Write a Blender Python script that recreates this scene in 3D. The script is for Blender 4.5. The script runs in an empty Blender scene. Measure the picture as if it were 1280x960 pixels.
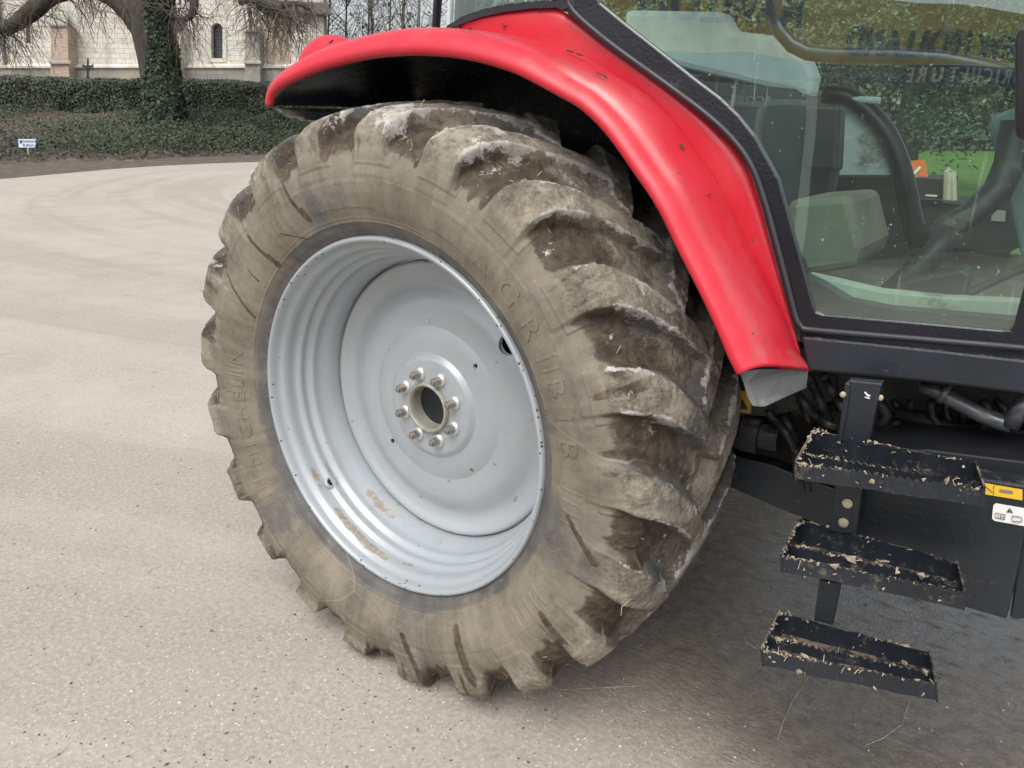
import bpy, bmesh, math, random
import numpy as np
from mathutils import Vector, Matrix
random.seed(7); rng = np.random.default_rng(11)
scene = bpy.context.scene
COL = scene.collection
H = 0.81                       # height of the rear axle above the ground

# ------------------------------------------------------------------ camera
CAM = np.array([1.4393, -1.4651, 1.6123])
R_ = np.array([0.8147, 0.5797, 0.0180]); U_ = np.array([-0.1987, 0.2498, 0.9477]); F_ = np.array([-0.5449, 0.7756, -0.3187])
FPX = 985.9
cd = bpy.data.cameras.new('camera'); cam = bpy.data.objects.new('camera', cd); COL.objects.link(cam)
cd.sensor_width = 36; cd.lens = FPX / 1280 * 36; cd.clip_end = 2000; cd.clip_start = 0.05
M = Matrix(((R_[0], U_[0], -F_[0]), (R_[1], U_[1], -F_[1]), (R_[2], U_[2], -F_[2])))
q = M.to_quaternion(); q.normalize()
cam.rotation_mode = 'QUATERNION'; cam.rotation_quaternion = q; cam.location = CAM
scene.camera = cam

def ray(px, py): return ((px - 640) * R_ - (py - 480) * U_) / FPX + F_
def Y(px, py, y):              # a measured point of the tractor side, at side distance y
    r = ray(px, py); t = (y - CAM[1]) / r[1]; return CAM + t * r
def G(px, py, z=0.0):
    r = ray(px, py); t = (z - CAM[2]) / r[2]; return CAM + t * r
FH = np.array([F_[0], F_[1], 0.0]); FH /= np.linalg.norm(FH)
RH = np.array([FH[1], -FH[0], 0.0])
def BG(px, py, D):             # a point at horizontal distance D along the view direction
    r = ray(px, py); t = D / (r @ FH); return CAM + t * r

# ------------------------------------------------------------------ helpers
def tag(o, label=None, cat=None, group=None, kind=None):
    if label: o['label'] = label
    if cat: o['category'] = cat
    if group: o['group'] = group
    if kind: o['kind'] = kind
    return o
def link(name, me, mats, parent=None, smooth=False):
    o = bpy.data.objects.new(name, me); COL.objects.link(o)
    for m in (mats if isinstance(mats, (list, tuple)) else [mats]):
        if m: me.materials.append(m)
    if smooth: me.polygons.foreach_set('use_smooth', [True] * len(me.polygons))
    if parent: o.parent = parent
    return o
class MB:
    def __init__(s): s.v = []; s.f = []; s.mi = []
    def add(s, vs, fs, mi=0):
        b = len(s.v); s.v += [tuple(float(c) for c in v) for v in vs]; s.f += [tuple(b + i for i in f) for f in fs]; s.mi += [mi] * len(fs)
    def box(s, lo, hi, mi=0, T=None):
        x0, y0, z0 = lo; x1, y1, z1 = hi
        v = [(x0,y0,z0),(x1,y0,z0),(x1,y1,z0),(x0,y1,z0),(x0,y0,z1),(x1,y0,z1),(x1,y1,z1),(x0,y1,z1)]
        if T is not None: v = [T(a) for a in v]
        s.add(v, [(0,3,2,1),(4,5,6,7),(0,1,5,4),(1,2,6,5),(2,3,7,6),(3,0,4,7)], mi)
    def hexa(s, bot, top, mi=0):
        s.add(list(bot) + list(top), [(0,3,2,1),(4,5,6,7),(0,1,5,4),(1,2,6,5),(2,3,7,6),(3,0,4,7)], mi)
    def prism(s, poly, off, mi=0):   # polygon extruded by a vector
        poly = [np.array(p, float) for p in poly]; off = np.array(off, float); n = len(poly)
        s.add(poly + [p + off for p in poly], [tuple(range(n))[::-1], tuple(range(n, 2*n))] + [(i, (i+1) % n, n + (i+1) % n, n + i) for i in range(n)], mi)
    def ring(s, outer, inner, off, mi=0):  # frame between two outlines of the same count
        n = len(outer); off = np.array(off, float)
        o = [np.array(p, float) for p in outer]; i_ = [np.array(p, float) for p in inner]
        v = o + i_ + [p + off for p in o] + [p + off for p in i_]; f = []
        for k in range(n):
            j = (k + 1) % n
            f += [(k, j, n + j, n + k), (2*n + k, 3*n + k, 3*n + j, 2*n + j), (k, 2*n + k, 2*n + j, j), (n + k, n + j, 3*n + j, 3*n + k)]
        s.add(v, f, mi)
    def tube(s, pts, rad, n=8, mi=0, cap=True):
        pts = [np.array(p, float) for p in pts]; m = len(pts)
        if not hasattr(rad, '__len__'): rad = [rad] * m
        vs = []; prev = None
        for i, p in enumerate(pts):
            t = pts[min(i+1, m-1)] - pts[max(i-1, 0)]; t = t / (np.linalg.norm(t) + 1e-12)
            if prev is None:
                a = np.array([0, 0, 1.0]) if abs(t[2]) < .9 else np.array([1.0, 0, 0]); u = np.cross(t, a)
            else: u = prev - t * (prev @ t)
            u = u / (np.linalg.norm(u) + 1e-12); prev = u; w = np.cross(t, u)
            for k in range(n):
                a = 2 * math.pi * k / n; vs.append(p + rad[i] * (math.cos(a) * u + math.sin(a) * w))
        fs = [(i*n + k, i*n + (k+1) % n, (i+1)*n + (k+1) % n, (i+1)*n + k) for i in range(m-1) for k in range(n)]
        if cap: fs += [tuple(range(n))[::-1], tuple(range((m-1)*n, m*n))]
        s.add(vs, fs, mi)
    def lathe(s, prof, n=64, c=(0,0,0), a0=0, a1=2*math.pi, mi=0):   # profile of (y, r) about the axle (y axis)
        full = abs(a1 - a0 - 2*math.pi) < 1e-6; m = len(prof); vs = []
        cnt = n if full else n + 1
        for k in range(cnt):
            a = a0 + (a1 - a0) * k / n
            for y, r in prof: vs.append((c[0] + r*math.cos(a), c[1] + y, c[2] + r*math.sin(a)))
        fs = [(k*m + i, k*m + i + 1, ((k+1) % cnt)*m + i + 1, ((k+1) % cnt)*m + i) for k in range(n) for i in range(m-1)]
        s.add(vs, fs, mi)
    def build(s, name, mats, parent=None, smooth=False, bevel=0, sharp=None):
        me = bpy.data.meshes.new(name); me.from_pydata(s.v, [], s.f); me.validate(); me.update()
        bm = bmesh.new(); bm.from_mesh(me); bmesh.ops.recalc_face_normals(bm, faces=bm.faces)
        if len(s.mi) == len(me.polygons): pass
        bm.to_mesh(me); bm.free()
        o = link(name, me, mats, parent, smooth)
        if len(s.mi) == len(me.polygons): me.polygons.foreach_set('material_index', s.mi)
        if bevel:
            b = o.modifiers.new('bevel', 'BEVEL'); b.width = bevel; b.segments = 2; b.limit_method = 'ANGLE'; b.angle_limit = math.radians(35)
        if sharp:
            for p in me.polygons: p.use_smooth = True
            me.set_sharp_from_angle(angle=math.radians(sharp))
        return o
def empty(name, loc=(0,0,0)):
    o = bpy.data.objects.new(name, None); COL.objects.link(o); o.location = loc; return o
def rings_mesh(name, rows, mats, parent=None, closed=False, smooth=True, flip=False):   # grid surface from rows of points
    a = np.array(rows, float); m, n, _ = a.shape; f = []
    for i in range(m-1):
        for j in range(n if closed else n-1):
            k = (j+1) % n; q = (i*n + j, i*n + k, (i+1)*n + k, (i+1)*n + j); f.append(q[::-1] if flip else q)
    me = bpy.data.meshes.new(name); me.from_pydata([tuple(v) for v in a.reshape(-1, 3)], [], f); me.update()
    return link(name, me, mats, parent, smooth)

# vectorised gradient noise
_perm = rng.permutation(256).astype(np.int64); _perm = np.concatenate([_perm, _perm, _perm])
_grad = rng.normal(size=(256, 3)); _grad /= np.linalg.norm(_grad, axis=1, keepdims=True)
def pn(P):
    P = np.asarray(P, float); I = np.floor(P).astype(np.int64); f = P - I; I &= 255
    u = f*f*f*(f*(f*6-15)+10); out = 0
    for dx in (0,1):
        for dy in (0,1):
            for dz in (0,1):
                h = _perm[_perm[_perm[(I[...,0]+dx) & 255] + ((I[...,1]+dy) & 255)] + ((I[...,2]+dz) & 255)]
                g = _grad[h]; d = g[...,0]*(f[...,0]-dx) + g[...,1]*(f[...,1]-dy) + g[...,2]*(f[...,2]-dz)
                w = (u[...,0] if dx else 1-u[...,0])*(u[...,1] if dy else 1-u[...,1])*(u[...,2] if dz else 1-u[...,2])
                out = out + d*w
    return out * 1.6
def fbm(P, o=4):
    s = 0; a = 1.0; P = np.asarray(P, float)
    for k in range(o): s = s + a*pn(P*(2**k) + 17.3*k); a *= .5
    return s
def sst(a, b, x):
    t = np.clip((x-a)/(b-a), 0, 1); return t*t*(3-2*t)

# ------------------------------------------------------------------ materials
class NT:
    def __init__(s, name):
        s.m = bpy.data.materials.new(name); s.m.use_nodes = True; s.t = s.m.node_tree; s.t.nodes.clear()
        s.out = s.n('ShaderNodeOutputMaterial')
    def n(s, typ, ins=None, **kw):
        o = s.t.nodes.new(typ)
        for k, v in kw.items(): setattr(o, k, v)
        if ins:
            for k, v in ins.items(): s.set(o.inputs[k], v)
        return o
    def set(s, sock, v):
        if isinstance(v, bpy.types.NodeSocket): s.t.links.new(v, sock)
        elif isinstance(v, bpy.types.Node): s.t.links.new(v.outputs[0], sock)
        else:
            if sock.type == 'RGBA' and len(v) == 3: v = (*v, 1)
            sock.default_value = v
    def tc(s, w='Object'): return s.n('ShaderNodeTexCoord').outputs[w]
    def attr(s, name, out='Fac'): return s.n('ShaderNodeAttribute', attribute_name=name).outputs[out]
    def map(s, vec, scale=(1,1,1), loc=(0,0,0), rot=(0,0,0)): return s.n('ShaderNodeMapping', {'Vector': vec, 'Scale': scale, 'Location': loc, 'Rotation': rot}).outputs[0]
    def noise(s, vec, sc, det=4, rough=.55, dist=0, out='Fac'): return s.n('ShaderNodeTexNoise', {'Vector': vec, 'Scale': sc, 'Detail': det, 'Roughness': rough, 'Distortion': dist}).outputs[out]
    def voro(s, vec, sc, out='Distance', feature='F1', rnd=1): return s.n('ShaderNodeTexVoronoi', {'Vector': vec, 'Scale': sc, 'Randomness': rnd}, feature=feature).outputs[out]
    def ramp(s, f, a, b, ca=(0,0,0), cb=(1,1,1)):   # smooth map range
        if ca == (0,0,0) and cb == (1,1,1):
            return s.n('ShaderNodeMapRange', {'Value': f, 'From Min': a, 'From Max': b}, interpolation_type='SMOOTHSTEP').outputs[0]
        return s.mix(s.n('ShaderNodeMapRange', {'Value': f, 'From Min': a, 'From Max': b}, interpolation_type='SMOOTHSTEP').outputs[0], ca, cb)
    def mix(s, f, a, b, bt='MIX'):
        o = s.n('ShaderNodeMix', data_type='RGBA', blend_type=bt); s.set(o.inputs[0], f); s.set(o.inputs[6], a); s.set(o.inputs[7], b); return o.outputs[2]
    def math(s, op, a, b=0.0, clamp=False):
        o = s.n('ShaderNodeMath', operation=op); o.use_clamp = clamp; s.set(o.inputs[0], a); s.set(o.inputs[1], b); return o.outputs[0]
    def bump(s, h, dist=.01, strength=1.0, normal=None):
        o = s.n('ShaderNodeBump', {'Height': h, 'Distance': dist, 'Strength': strength})
        if normal is not None: s.set(o.inputs['Normal'], normal)
        return o.outputs[0]
    def pbr(s, **kw):
        o = s.n('ShaderNodeBsdfPrincipled')
        for k, v in kw.items(): s.set(o.inputs[k.replace('_', ' ')], v)
        s.t.links.new(o.outputs[0], s.out.inputs[0]); return o
def simple(name, col, rough=.5, metal=0.0, var=.12, sc=8, bump=0.0, spec=.5, dirt=0.0, dcol=(.22,.18,.13), dsc=3.0):
    n = NT(name); c = n.tc(); f = n.noise(c, sc, 5)
    d = tuple(x*(1-var) for x in col); l = tuple(min(1, x*(1+var)) for x in col)
    base = n.mix(n.ramp(f, .3, .7), d, l)
    r = n.ramp(n.noise(c, sc*2.3, 3), .2, .8); rr = n.math('MULTIPLY_ADD', r, .2); n.t.nodes[-1].inputs[2].default_value = max(.03, rough-.1)
    if dirt:
        dm = n.ramp(n.noise(c, dsc, 8, .68), .62 - dirt*.3, .72 - dirt*.2); base = n.mix(n.math('MULTIPLY', dm, .85), base, dcol); rr = n.math('ADD', rr, n.math('MULTIPLY', dm, .35), True)
    kw = dict(Base_Color=base, Roughness=rr, Metallic=metal, Specular_IOR_Level=spec)
    if bump: kw['Normal'] = n.bump(n.noise(c, sc*6, 4), .002, bump)
    n.pbr(**kw); return n.m

# -- the tyre: dried clay over black rubber
def mat_tyre():
    n = NT('muddy_rubber'); c = n.tc(); pol = n.attr('pol', 'Vector')
    dust = n.mix(n.ramp(n.noise(c, 7, 8, .65), .3, .72), (.128,.109,.081), (.238,.207,.159))
    dust = n.mix(n.math('MULTIPLY', n.ramp(n.noise(n.map(pol, (22,22,3)), 1.0, 5), .35, .75), .35), dust, (.29,.265,.215))
    pale = n.mix(n.ramp(n.noise(c, 30, 5), .3, .7), (.36,.34,.30), (.66,.645,.61))
    rub = n.mix(n.ramp(n.noise(c, 16, 5), .3, .7), (.05,.051,.055), (.105,.105,.108))
    wet = n.mix(n.ramp(n.noise(c, 34, 5), .3, .7), (.030,.022,.015), (.105,.074,.046))
    fine = n.noise(c, 110, 6, .75); mid = n.noise(c, 22, 9, .74)
    def mask(a, w=.16, k=.75):
        v = n.math('ADD', n.attr(a), n.math('MULTIPLY', n.math('SUBTRACT', mid, .5), k)); v = n.math('ADD', v, n.math('MULTIPLY', n.math('SUBTRACT', fine, .5), .35))
        return n.ramp(v, .5 - w, .5 + w)
    mr = mask('rub', .22, .5); mw = mask('wet', .14, .8); mp = mask('pale', .05, 1.6)
    dust = n.mix(n.math('MULTIPLY', n.ramp(n.noise(c, 45, 8, .78), .44, .62), n.math('ADD', .15, n.math('MULTIPLY', n.attr('rough'), .45))), dust, (.30,.268,.212)); dust = n.mix(n.math('MULTIPLY', n.ramp(n.noise(n.map(c, (1,1,1), (3,3,3)), 38, 8, .78), .50, .62), n.math('ADD', .12, n.math('MULTIPLY', n.attr('rough'), .6))), dust, (.075,.062,.048))
    col = n.mix(n.math('MULTIPLY', mr, .8), dust, rub); col = n.mix(n.math('MULTIPLY', mw, .92), col, wet); col = n.mix(n.math('MULTIPLY', mp, .9), col, pale)
    # orange-brown straw rot
    st = n.ramp(n.math('ADD', n.attr('straw'), n.math('MULTIPLY', n.math('SUBTRACT', mid, .5), .9)), .45, .75)
    col = n.mix(n.math('MULTIPLY', st, .75), col, (.20,.125,.055))
    sp = n.ramp(n.noise(n.map(c, (1,1.8,1)), 85, 6, .75), .56, .66); col = n.mix(n.math('MULTIPLY', sp, n.math('ADD', .25, n.math('MULTIPLY', n.attr('rough'), .5))), col, (.045,.036,.028))
    lt = n.ramp(n.noise(c, 5, 9, .78), .44, .60); col = n.mix(n.math('MULTIPLY', lt, n.math('MULTIPLY', n.attr('lugtop'), .75)), col, (.46,.405,.315))
    sp2 = n.ramp(n.noise(n.map(c, (1,1,1), (5,3,1)), 120, 3, .6), .66, .72); col = n.mix(n.math('MULTIPLY', sp2, .45), col, (.42,.38,.31))
    # scratches across the side wall
    w = n.voro(n.map(n.n('ShaderNodeVectorMath', {0: c, 1: n.n('ShaderNodeVectorMath', {0: n.noise(c, 3, 2, out='Color'), 1: (.25,.25,.25)}, operation='MULTIPLY').outputs[0]}, operation='ADD').outputs[0], (1,1,1)), 3.2, feature='DISTANCE_TO_EDGE')
    sc = n.math('MULTIPLY', n.ramp(w, .006, .0015), n.ramp(n.noise(c, 2.7, 2), .5, .6)); col = n.mix(n.math('MULTIPLY', sc, .35), col, (.42,.37,.30))
    rough = n.math('SUBTRACT', .86, n.math('MULTIPLY', n.math('ADD', mr, mw, True), .27))
    b = n.bump(n.math('ADD', n.math('MULTIPLY', mid, .8), n.math('MULTIPLY', fine, .7)), .0080, n.math('ADD', .14, n.math('MULTIPLY', n.attr('rough'), .86)))
    n.pbr(Base_Color=col, Roughness=rough, Normal=b, Specular_IOR_Level=.4); return n.m
# -- road: pale dusty asphalt, dark and wet under the tractor
def mat_road():
    n = NT('dusty_asphalt'); c = n.tc(); big = n.noise(c, .35, 6, .6); mid = n.noise(c, 2.2, 7, .65); fine = n.noise(c, 60, 5, .7)
    base = n.mix(n.ramp(big, .3, .7), (.360,.323,.275), (.458,.418,.362))
    base = n.mix(n.math('MULTIPLY', n.ramp(mid, .35, .7), .5), base, (.53,.495,.445))
    # curved tyre tracks about a centre far to the right rear
    sx = n.n('ShaderNodeSeparateXYZ', {0: n.n('ShaderNodeVectorMath', {0: c, 1: (8.0, -18.0, 0)}, operation='ADD').outputs[0]})
    rad = n.math('SQRT', n.math('ADD', n.math('MULTIPLY', sx.outputs[0], sx.outputs[0]), n.math('MULTIPLY', sx.outputs[1], sx.outputs[1])))
    cv = n.n('ShaderNodeCombineXYZ', {0: rad, 1: n.math('MULTIPLY', n.math('ARCTAN2', sx.outputs[1], sx.outputs[0]), 3.0)}).outputs[0]
    tr = n.noise(n.map(cv, (1.1,.22,1)), 1.0, 6, .6, .2); base = n.mix(n.math('MULTIPLY', n.ramp(tr, .46, .60), .50), base, (.295,.262,.22))
    tr2 = n.noise(n.map(cv, (5,.5,1)), 1.2, 4, .6); base = n.mix(n.math('MULTIPLY', n.ramp(tr2, .55, .68), .28), base, (.335,.29,.235))
    # aggregate showing through
    v1 = n.voro(c, 85, 'Distance'); v1c = n.voro(c, 85, 'Color')
    keep = n.ramp(n.n('ShaderNodeSeparateColor', {0: v1c}).outputs[0], .72, .76)
    base = n.mix(n.math('MULTIPLY', n.math('MULTIPLY', n.ramp(v1, .34, .22), keep), .65), base, (.68,.63,.54))
    keep2 = n.ramp(n.n('ShaderNodeSeparateColor', {0: v1c}).outputs[1], .85, .88)
    base = n.mix(n.math('MULTIPLY', n.math('MULTIPLY', n.ramp(v1, .36, .25), keep2), .6), base, (.12,.10,.085))
    v2 = n.voro(c, 240, 'Distance'); base = n.mix(n.math('MULTIPLY', n.ramp(v2, .15, .5), .22), base, (.26,.22,.18))
    base = n.mix(n.math('MULTIPLY', n.ramp(fine, .42, .62), .35), base, (.56,.52,.46)); g2 = n.noise(c, 27, 8, .78); base = n.mix(n.math('MULTIPLY', n.ramp(g2, .50, .64), .30), base, (.25,.225,.19))
    st_ = n.ramp(n.noise(c, 3.1, 8, .72), .60, .70); base = n.mix(n.math('MULTIPLY', st_, .35), base, (.24,.21,.18))
    # wetness
    s2 = n.n('ShaderNodeSeparateXYZ', {0: c}); x, y = s2.outputs[0], s2.outputs[1]
    wv = n.math('ADD', n.math('MULTIPLY', y, 1.0), n.math('MULTIPLY', x, .45)); wv = n.math('ADD', wv, n.math('MULTIPLY', n.math('SUBTRACT', mid, .5), .55)); wv = n.math('ADD', wv, n.math('MULTIPLY', n.math('SUBTRACT', big, .5), .5))
    wm = n.math('MULTIPLY', n.ramp(wv, .30, 1.05), n.math('MULTIPLY', n.ramp(x, -1.3, .1), n.ramp(y, 3.4, 2.1)))
    col = n.mix(n.math('MULTIPLY', wm, .96), base, n.mix(n.ramp(n.noise(c, 24, 8, .75), .38, .62), (.165,.138,.105), (.315,.268,.208)))
    # gravelly wet relief with lug prints
    lug = n.n('ShaderNodeTexWave', {'Vector': n.map(c, rot=(0,0,math.radians(28))), 'Scale': 3.2, 'Distortion': 3.5, 'Detail': 3.0, 'Detail Scale': 2.0}).outputs['Fac']
    rel = n.math('ADD', n.math('MULTIPLY', n.noise(n.map(c, (1,1.5,1), rot=(0,0,.5)), 42, 6, .75), 1.0), n.math('MULTIPLY', lug, .22))
    h = n.math('ADD', n.math('MULTIPLY', fine, .25), n.math('MULTIPLY', rel, n.math('MULTIPLY', wm, 3.2)))
    b = n.bump(h, .010, 1.0)
    sh = n.math('MULTIPLY', wm, n.ramp(n.noise(c, 9, 5, .7), .3, .6))
    wb = n.bump(n.math('ADD', n.math('MULTIPLY', rel, .8), n.math('MULTIPLY', n.noise(c, 110, 4, .65), 1.4)), .0062, .60)
    film = n.math('MULTIPLY', wm, n.math('MULTIPLY', n.ramp(n.noise(n.map(c, (1,2.4,1), rot=(0,0,-.35)), 9, 9, .8), .34, .50), n.ramp(n.math('ADD', x, n.math('MULTIPLY', y, .25)), .75, 1.1)))
    n.pbr(Base_Color=col, Roughness=n.math('SUBTRACT', .88, n.math('MULTIPLY', sh, .5)), Normal=b, Specular_IOR_Level=n.math('ADD', .35, n.math('MULTIPLY', sh, .4)), Coat_Weight=film, Coat_Roughness=.10, Coat_IOR=3.2, Coat_Normal=wb); return n.m
def mat_red():
    n = NT('red_paint'); c = n.tc()
    col = n.mix(n.ramp(n.noise(c, 3, 4), .3, .7), (.53,.008,.024), (.60,.014,.036))
    d = n.ramp(n.noise(c, 5, 9, .7), .52, .80); sz = n.n('ShaderNodeSeparateXYZ', {0: n.n('ShaderNodeNewGeometry').outputs['Normal']}).outputs[2]
    d = n.math('MULTIPLY', d, n.ramp(sz, .1, .9)); col = n.mix(n.math('MULTIPLY', d, .45), col, (.36,.16,.12))
    sc_ = n.math('MULTIPLY', n.math('MULTIPLY', n.ramp(n.noise(c, 11, 10, .78), .50, .60), n.ramp(n.noise(c, 2.3, 3), .46, .58)), n.ramp(sz, .35, .8)); col = n.mix(n.math('MULTIPLY', sc_, .6), col, (.30,.12,.09))
    sc2 = n.ramp(n.noise(n.map(c, (14,14,14), (2,0,0)), 1.0, 12, .82), .60, .66); col = n.mix(n.math('MULTIPLY', sc2, .28), col, (.30,.07,.06))
    v = n.voro(c, 34, 'Distance'); vc = n.n('ShaderNodeSeparateColor', {0: n.voro(c, 34, 'Color')}).outputs[0]
    sp = n.math('MULTIPLY', n.ramp(v, .16, .08), n.ramp(vc, .86, .89)); col = n.mix(sp, col, (.09,.045,.03))
    fs = n.ramp(n.noise(n.map(c, (1,1,1)), 150, 3, .6), .66, .72); col = n.mix(n.math('MULTIPLY', fs, .35), col, (.45,.25,.2)); fm = n.ramp(n.noise(c, 4, 10, .75), .45, .75); col = n.mix(n.math('MULTIPLY', fm, .14), col, (.45,.24,.2))
    rough = n.math('ADD', .34, n.math('MULTIPLY', n.noise(c, 9, 8), .26))
    n.pbr(Base_Color=col, Roughness=n.math('ADD', rough, n.math('MULTIPLY', sp, .4)), Coat_Weight=.35, Coat_Roughness=.22, Normal=n.bump(n.noise(c, 2.2, 3), .004, .5)); return n.m
def mat_rim():
    n = NT('silver_paint'); c = n.tc(); pol = n.attr('rimr')
    col = n.mix(n.ramp(n.noise(c, 2.5, 4), .3, .7), (.335,.365,.385), (.385,.415,.435))
    # dried mud films and chips
    mud = n.attr('mud'); mm = n.ramp(n.math('ADD', mud, n.math('MULTIPLY', n.math('SUBTRACT', n.noise(c, 26, 8, .72), .5), 1.3)), .40, .58)
    col = n.mix(n.math('MULTIPLY', mm, .8), col, n.mix(n.ramp(n.noise(c, 80, 5), .35, .65), (.23,.18,.125), (.34,.29,.225)))
    ch = n.attr('chip'); v = n.voro(n.map(c, (1,1,1)), 75, 'Distance'); vc = n.n('ShaderNodeSeparateColor', {0: n.voro(c, 75, 'Color')}).outputs[0]
    cm = n.math('MULTIPLY', n.ramp(n.math('ADD', v, n.math('MULTIPLY', n.noise(c, 220, 3), .35)), .46, .38), n.ramp(n.math('ADD', vc, n.math('MULTIPLY', ch, .55)), 1.0, 1.03))
    col = n.mix(cm, col, (.05,.04,.035))
    dz = n.ramp(n.noise(c, 14, 9, .75), .48, .72); col = n.mix(n.math('MULTIPLY', dz, .22), col, (.27,.25,.21)); fd = n.ramp(n.noise(c, 130, 4, .7), .62, .70); col = n.mix(n.math('MULTIPLY', fd, .35), col, (.20,.18,.15))
    dn_ = n.ramp(n.noise(n.map(c, (1,1,1), (9,2,4)), 28, 3), .70, .73); col = n.mix(n.math('MULTIPLY', dn_, .6), col, (.12,.10,.085))
    n.pbr(Base_Color=col, Roughness=n.math('ADD', .30, n.math('MULTIPLY', mm, .45)), Metallic=.12, Specular_IOR_Level=.5, Coat_Weight=.15, Coat_Roughness=.3); return n.m
def mat_black(name, dirt=.4, col=(.012,.015,.02), rough=.38):
    n = NT(name); c = n.tc(); m = n.ramp(n.noise(c, 9 + dirt*22, 10, .8), .62 - dirt*.12, .72 - dirt*.08)
    sz = n.n('ShaderNodeSeparateXYZ', {0: n.n('ShaderNodeNewGeometry').outputs['Normal']}).outputs[2]
    m2 = n.math('MULTIPLY', n.ramp(n.noise(c, 30, 8, .75), .6 - dirt*.25, .75 - dirt*.2), n.ramp(sz, .2, .9))
    mm = n.math('MAXIMUM', n.math('MULTIPLY', m, .55), n.math('MULTIPLY', m2, .9))
    base = n.mix(n.ramp(n.noise(c, 4, 4), .3, .7), col, tuple(v*1.7 for v in col))
    col2 = n.mix(n.math('MULTIPLY', mm, min(1, .3 + dirt)), base, n.mix(n.noise(c, 50, 4), (.12,.095,.065), (.30,.25,.19)))
    n.pbr(Base_Color=col2, Roughness=n.math('ADD', rough, n.math('MULTIPLY', mm, .45)), Normal=n.bump(n.noise(c, 120, 5), .0015, .4 + dirt)); return n.m
def mat_glass(tint=(.66,.90,.83), refl=.15, dirt=True):
    n = NT('tinted_glass'); c = n.tc()
    tr = n.n('ShaderNodeBsdfTransparent', {'Color': tint}); gl = n.n('ShaderNodeBsdfGlossy', {'Color': (.85,1,.95), 'Roughness': .004, 'Normal': n.bump(n.noise(c, 1.6, 2), .006, .55)})
    fr = n.n('ShaderNodeFresnel', {'IOR': 1.5}).outputs[0]; k = n.math('ADD', refl, n.math('MULTIPLY', fr, 1.1), True)
    m1 = n.n('ShaderNodeMixShader'); n.set(m1.inputs[0], k); n.set(m1.inputs[1], tr.outputs[0]); n.set(m1.inputs[2], gl.outputs[0])
    last = m1
    if dirt:
        vst = n.noise(n.map(c, (70,1,3.0)), 1.0, 5, .6, .3); dr = n.math('MULTIPLY', n.ramp(vst, .60, .70), n.ramp(n.noise(c, 4.0, 3), .45, .65))
        spk = n.ramp(n.noise(c, 95, 3, .7), .67, .73); haze = n.math('MULTIPLY', n.ramp(n.noise(c, 2.2, 6, .65), .35, .8), .05)
        a = n.math('ADD', n.math('ADD', n.math('MULTIPLY', dr, .42), n.math('MULTIPLY', spk, .55)), n.math('ADD', haze, .03), True)
        df = n.n('ShaderNodeBsdfDiffuse', {'Color': (.42,.45,.40,1)})
        m2 = n.n('ShaderNodeMixShader'); n.set(m2.inputs[0], a); n.set(m2.inputs[1], last.outputs[0]); n.set(m2.inputs[2], df.outputs[0]); last = m2
    n.t.links.new(last.outputs[0], n.out.inputs[0]); return n.m
def mat_stone(name='church_stone', a=(.60,.57,.50), b=(.76,.74,.68), d=(.40,.37,.31), sc=1.0, mortar=(.46,.43,.37), bw=.62, bh=.30, stain=True):
    n = NT(name); c = n.tc()
    br = n.n('ShaderNodeTexBrick', {'Vector': n.n('ShaderNodeVectorMath', {0: c, 1: n.n('ShaderNodeVectorMath', {0: n.noise(c, 1.2, 2, out='Color'), 1: (.08,.08,.08)}, operation='MULTIPLY').outputs[0]}, operation='ADD').outputs[0], 'Color1': a, 'Color2': b, 'Mortar': mortar, 'Scale': sc, 'Mortar Size': .018, 'Brick Width': bw, 'Row Height': bh, 'Bias': -.1}, offset=.5)
    col = n.mix(n.math('MULTIPLY', n.ramp(n.noise(c, 9, 6, .7), .35, .7), .35), br.outputs[0], d)
    if stain:
        col = n.mix(n.math('MULTIPLY', n.ramp(n.noise(n.map(c, (1.2,.35,1)), .9, 6, .65), .48, .72), .55), col, (.27,.26,.235))
        col = n.mix(n.math('MULTIPLY', n.ramp(n.noise(c, .5, 4), .5, .7), .35), col, (.60,.47,.30))
    n.pbr(Base_Color=col, Roughness=.92, Normal=n.bump(n.math('ADD', br.outputs[1], n.noise(c, 20, 5)), .02, .5)); return n.m
def mat_leaf(name, a, b, c2):
    n = NT(name); c = n.tc(); r = n.attr('rnd')
    col = n.mix(n.ramp(r, .0, .75), a, b); col = n.mix(n.ramp(r, .86, 1.0), col, c2)
    col = n.mix(n.math('MULTIPLY', n.ramp(n.noise(c, .8, 4), .4, .7), .5), col, a)
    n.pbr(Base_Color=col, Roughness=.55, Specular_IOR_Level=.35); return n.m
def mat_bark(name='bark', a=(.045,.036,.028), b=(.12,.105,.085)):
    n = NT(name); c = n.tc(); f = n.noise(n.map(c, (6,6,1.2)), 2.0, 7, .7); col = n.mix(n.ramp(f, .3, .7), a, b)
    col = n.mix(n.math('MULTIPLY', n.ramp(n.noise(c, 1.4, 4), .5, .7), .4), col, (.085,.10,.05))
    n.pbr(Base_Color=col, Roughness=.95, Normal=n.bump(f, .05, .8)); return n.m

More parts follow.
